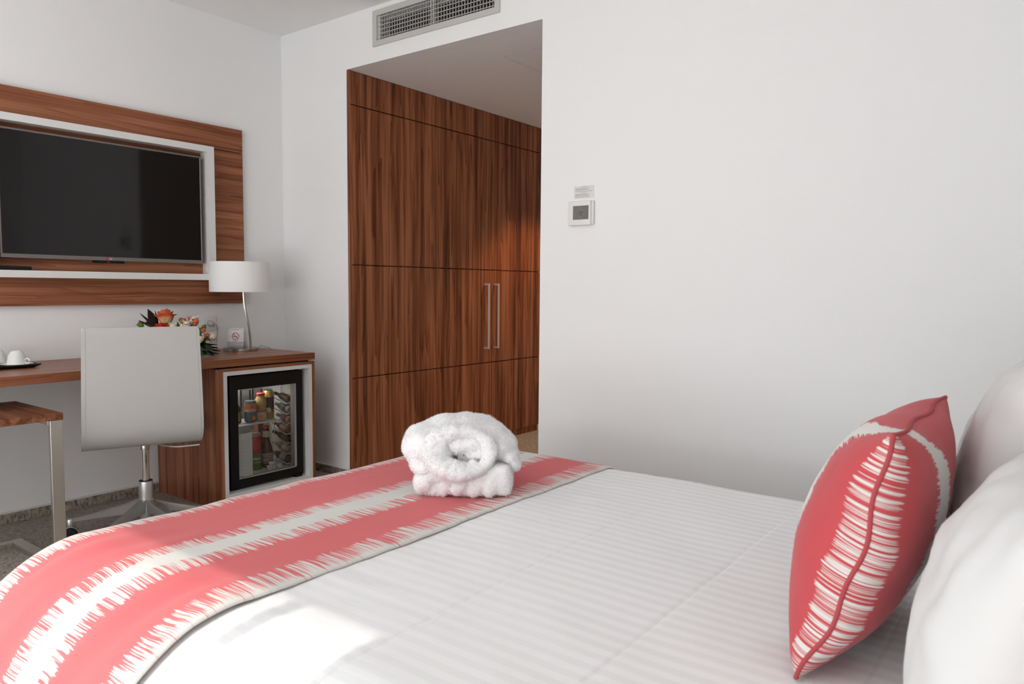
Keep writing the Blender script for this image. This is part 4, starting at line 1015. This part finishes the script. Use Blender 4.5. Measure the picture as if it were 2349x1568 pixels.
for i in range(len(ring)):
    a, c_ = ring[i], ring[(i+1) % len(ring)]; k_ = max(1, int((c_-a).length/.006))
    for q_ in range(k_): dense.append(a.lerp(c_, q_/k_))
dense = [p for i, p in enumerate(dense) if (p-dense[i-1]).length > .0015]
obj('piping', tube(dense, .0036, 8, closed=True), PIPING, cu_t, True, True)
def white_pillow(label, loc, rot, W, H, T, seed):
    t_ = thing('bed_pillow', label, 'pillow', loc, rot=rot, group='white bed pillows')
    pillow_mesh('pillow_case', W, H, T, T, PILLOW, t_, None, None, 48, .07, None, .011, .40, seed)
    return t_
def prot(lean, yawp=0.0):
    x = Vector((math.sin(yawp), math.cos(yawp), 0)); up = Vector((math.sin(lean)*math.cos(yawp), -math.sin(lean)*math.sin(yawp), math.cos(lean)))
    return Matrix((x, up, x.cross(up))).transposed().to_3x3().to_euler()
white_pillow('white pillow nearest the camera, leaning behind the coral cushion', (3.905, -1.70, .690), prot(.20), .64, .44, .125, 11)
white_pillow('white pillow farther from the camera, upright behind the front pillow', (3.870, -1.085, .742), prot(.16), .64, .52, .120, 23)
# ================================================================== BATHROBE
rb_t = thing('folded_bathrobe', 'folded white terry bathrobe lying on the coral bed runner', 'bathrobe', (2.475, -1.175, .510), rotz=.6485)
UR, VR, KR = 1053.6, 1123.3, 754.0
def remesh(parts, vox, smooth=4):
    bm = nb()
    for t2 in parts:
        me = bpy.data.meshes.new('x'); t2.to_mesh(me); t2.free(); bm.from_mesh(me); bpy.data.meshes.remove(me)
    me = bpy.data.meshes.new('tmp'); bm.to_mesh(me); bm.free()
    o = bpy.data.objects.new('tmp', me); COL.objects.link(o)
    m1 = o.modifiers.new('r', 'REMESH'); m1.mode = 'VOXEL'; m1.voxel_size = vox
    m2 = o.modifiers.new('s', 'SMOOTH'); m2.iterations = smooth; m2.factor = .5
    dg = bpy.context.evaluated_depsgraph_get(); out = bpy.data.meshes.new_from_object(o.evaluated_get(dg))
    bpy.data.objects.remove(o); bpy.data.meshes.remove(me)
    return out
def ell(c, r, rot=None, seg=24):
    t2 = nb(); bmesh.ops.create_uvsphere(t2, u_segments=seg, v_segments=seg//2, radius=1.0)
    mt = Matrix.Translation(Vector(c)) @ (rot.to_matrix().to_4x4() if rot else Matrix()) @ Matrix.Diagonal((*r, 1))
    return xf(t2, mt)
def fluff(me, a1, a2, s1=38, s2=170, seed=0):
    me.update()
    ns = [v_.normal.copy() for v_ in me.vertices]
    for v_, n_ in zip(me.vertices, ns):
        p = v_.co
        d_ = a1*noise.noise(p*s1+Vector((seed, 0, 0)))+a2*noise.noise(p*s2)+a2*.6*noise.noise(p*s2*2.1)
        v_.co = p+n_*d_
    me.update()
def pile(me, n, l, parent, seed):
    rnd = random.Random(seed); polys = me.polygons; ws = [p.area for p in polys]
    ch_ = rnd.choices(range(len(polys)), weights=ws, k=n); vs, fs = [], []
    for i in ch_:
        p = polys[i]; c = p.center+Vector((rnd.uniform(-1, 1), rnd.uniform(-1, 1), rnd.uniform(-1, 1)))*.001
        d_ = (p.normal+Vector((rnd.gauss(0, .5), rnd.gauss(0, .5), rnd.gauss(0, .5)))).normalized()
        s = d_.cross(Vector((rnd.gauss(0, 1), rnd.gauss(0, 1), rnd.gauss(0, 1)))).normalized()*.0006
        k = len(vs); L = l*rnd.uniform(.5, 1.1)
        vs += [c-s-d_*.0005, c+s-d_*.0005, c+d_*L+s*.5]; fs.append((k, k+1, k+2))
    m2 = bpy.data.meshes.new('terry_pile'); m2.from_pydata(vs, [], fs)
    o = link('terry_pile', m2, TERRYP, parent, local=True); o['kind'] = 'stuff'
from mathutils import Euler
# lower folded block: soft slabs
lower = []
lower.append(xf(box(-.118, .160, -.105, .15, .002, .050, .022, 4), Matrix()))
lower.append(xf(box(-.108, .156, -.112, .15, .038, .098, .026, 4), Matrix.Rotation(.02, 4, 'Y')))
for k in range(6):
    lower.append(ell((-.085+.045*k+random.uniform(-.012, .012), -.098+random.uniform(-.004, .004), .045+random.uniform(-.008, .008)), (.016+.012*random.random(), .016, .042), Euler((0, random.uniform(.1, .55), 0))))
lower.append(ell((-.095, -.08, .04), (.032, .04, .038))); lower.append(ell((.137, -.06, .05), (.024, .05, .046)))
me_l = remesh(lower, .0042, 5); fluff(me_l, .0065, .0014, 24, 210, 1)
o = link('folded_body', me_l, TERRY, rb_t, local=True, smooth=True)
for p in me_l.polygons: p.use_smooth = True
pile(me_l, 30000, .0060, o, 1)
# upper bundle
upper = [ell((.005, .03, .150), (.150, .14, .062)), ell((-.095, -.02, .135), (.070, .10, .062)), ell((-.125, .03, .125), (.045, .09, .060)), ell((.115, .02, .130), (.058, .11, .048)), ell((.150, -.01, .105), (.030, .075, .028)),
         ell((.0, .06, .185), (.11, .10, .030)), ell((-.03, .03, .180), (.09, .08, .036)), ell((-.09, -.07, .085), (.050, .045, .030)), ell((.162, -.03, .085), (.024, .05, .022)), ell((.06, -.01, .125), (.10, .09, .050)), ell((-.115, -.055, .112), (.030, .05, .050))]
me_u = remesh(upper, .0044, 5); fluff(me_u, .0065, .0013, 22, 210, 4)
o2 = link('sleeve_bundle', me_u, TERRY, rb_t, local=True, smooth=True)
for p in me_u.polygons: p.use_smooth = True
pile(me_u, 34000, .0060, o2, 2)
# shawl collar: thick roll round the neck opening
col_ = []
cc = Vector((.030, -.092, .130))
for i in range(26):
    a = 2*PI*i/26
    wl = .5-.5*math.cos(a-0.0)            # 0 at right, 1 at left
    rx = .064+.030*wl; rz = .050+.004*wl
    p = cc+Vector((math.cos(a)*rx-.012*wl, .022*math.sin(a)-.006, math.sin(a)*rz))
    rr_ = .0195+.013*wl+.004*math.sin(3*a+1)
    col_.append(ell(p, (rr_*1.05, rr_*1.1, rr_), None, 14))
col_.append(ell(cc+Vector((-.085, .01, .006)), (.045, .045, .045))); col_.append(ell(cc+Vector((-.02, -.004, -.058)), (.060, .03, .022))); col_.append(ell(cc+Vector((.03, .0, -.052)), (.035, .03, .022)))
col_.append(ell(cc+Vector((.018, -.020, -.036)), (.016, .014, .018)))
me_c = remesh(col_, .0036, 3); fluff(me_c, .0040, .0013, 34, 230, 8)
o3 = link('shawl_collar', me_c, TERRY, rb_t, local=True, smooth=True)
for p in me_c.polygons: p.use_smooth = True
pile(me_c, 26000, .0045, o3, 3)
lb_ = obj('neck_label', box(cc.x-.028, cc.x+.050, cc.y+.004, cc.y+.006, cc.z-.035, cc.z+.030), cm('label_cloth', (.62, .60, .57), .8), rb_t, True)
f = nb()
for k, w2 in enumerate((.002, .0045, .001, .0045, .001, .004, .004)): bx(f, cc.x-.012+.0052*k, cc.x-.012+.0052*k+w2, cc.y+.0032, cc.y+.0042, cc.z-.013, cc.z-.0075)
obj('label_print', f, INK, lb_, True)
bpy.context.view_layer.update()
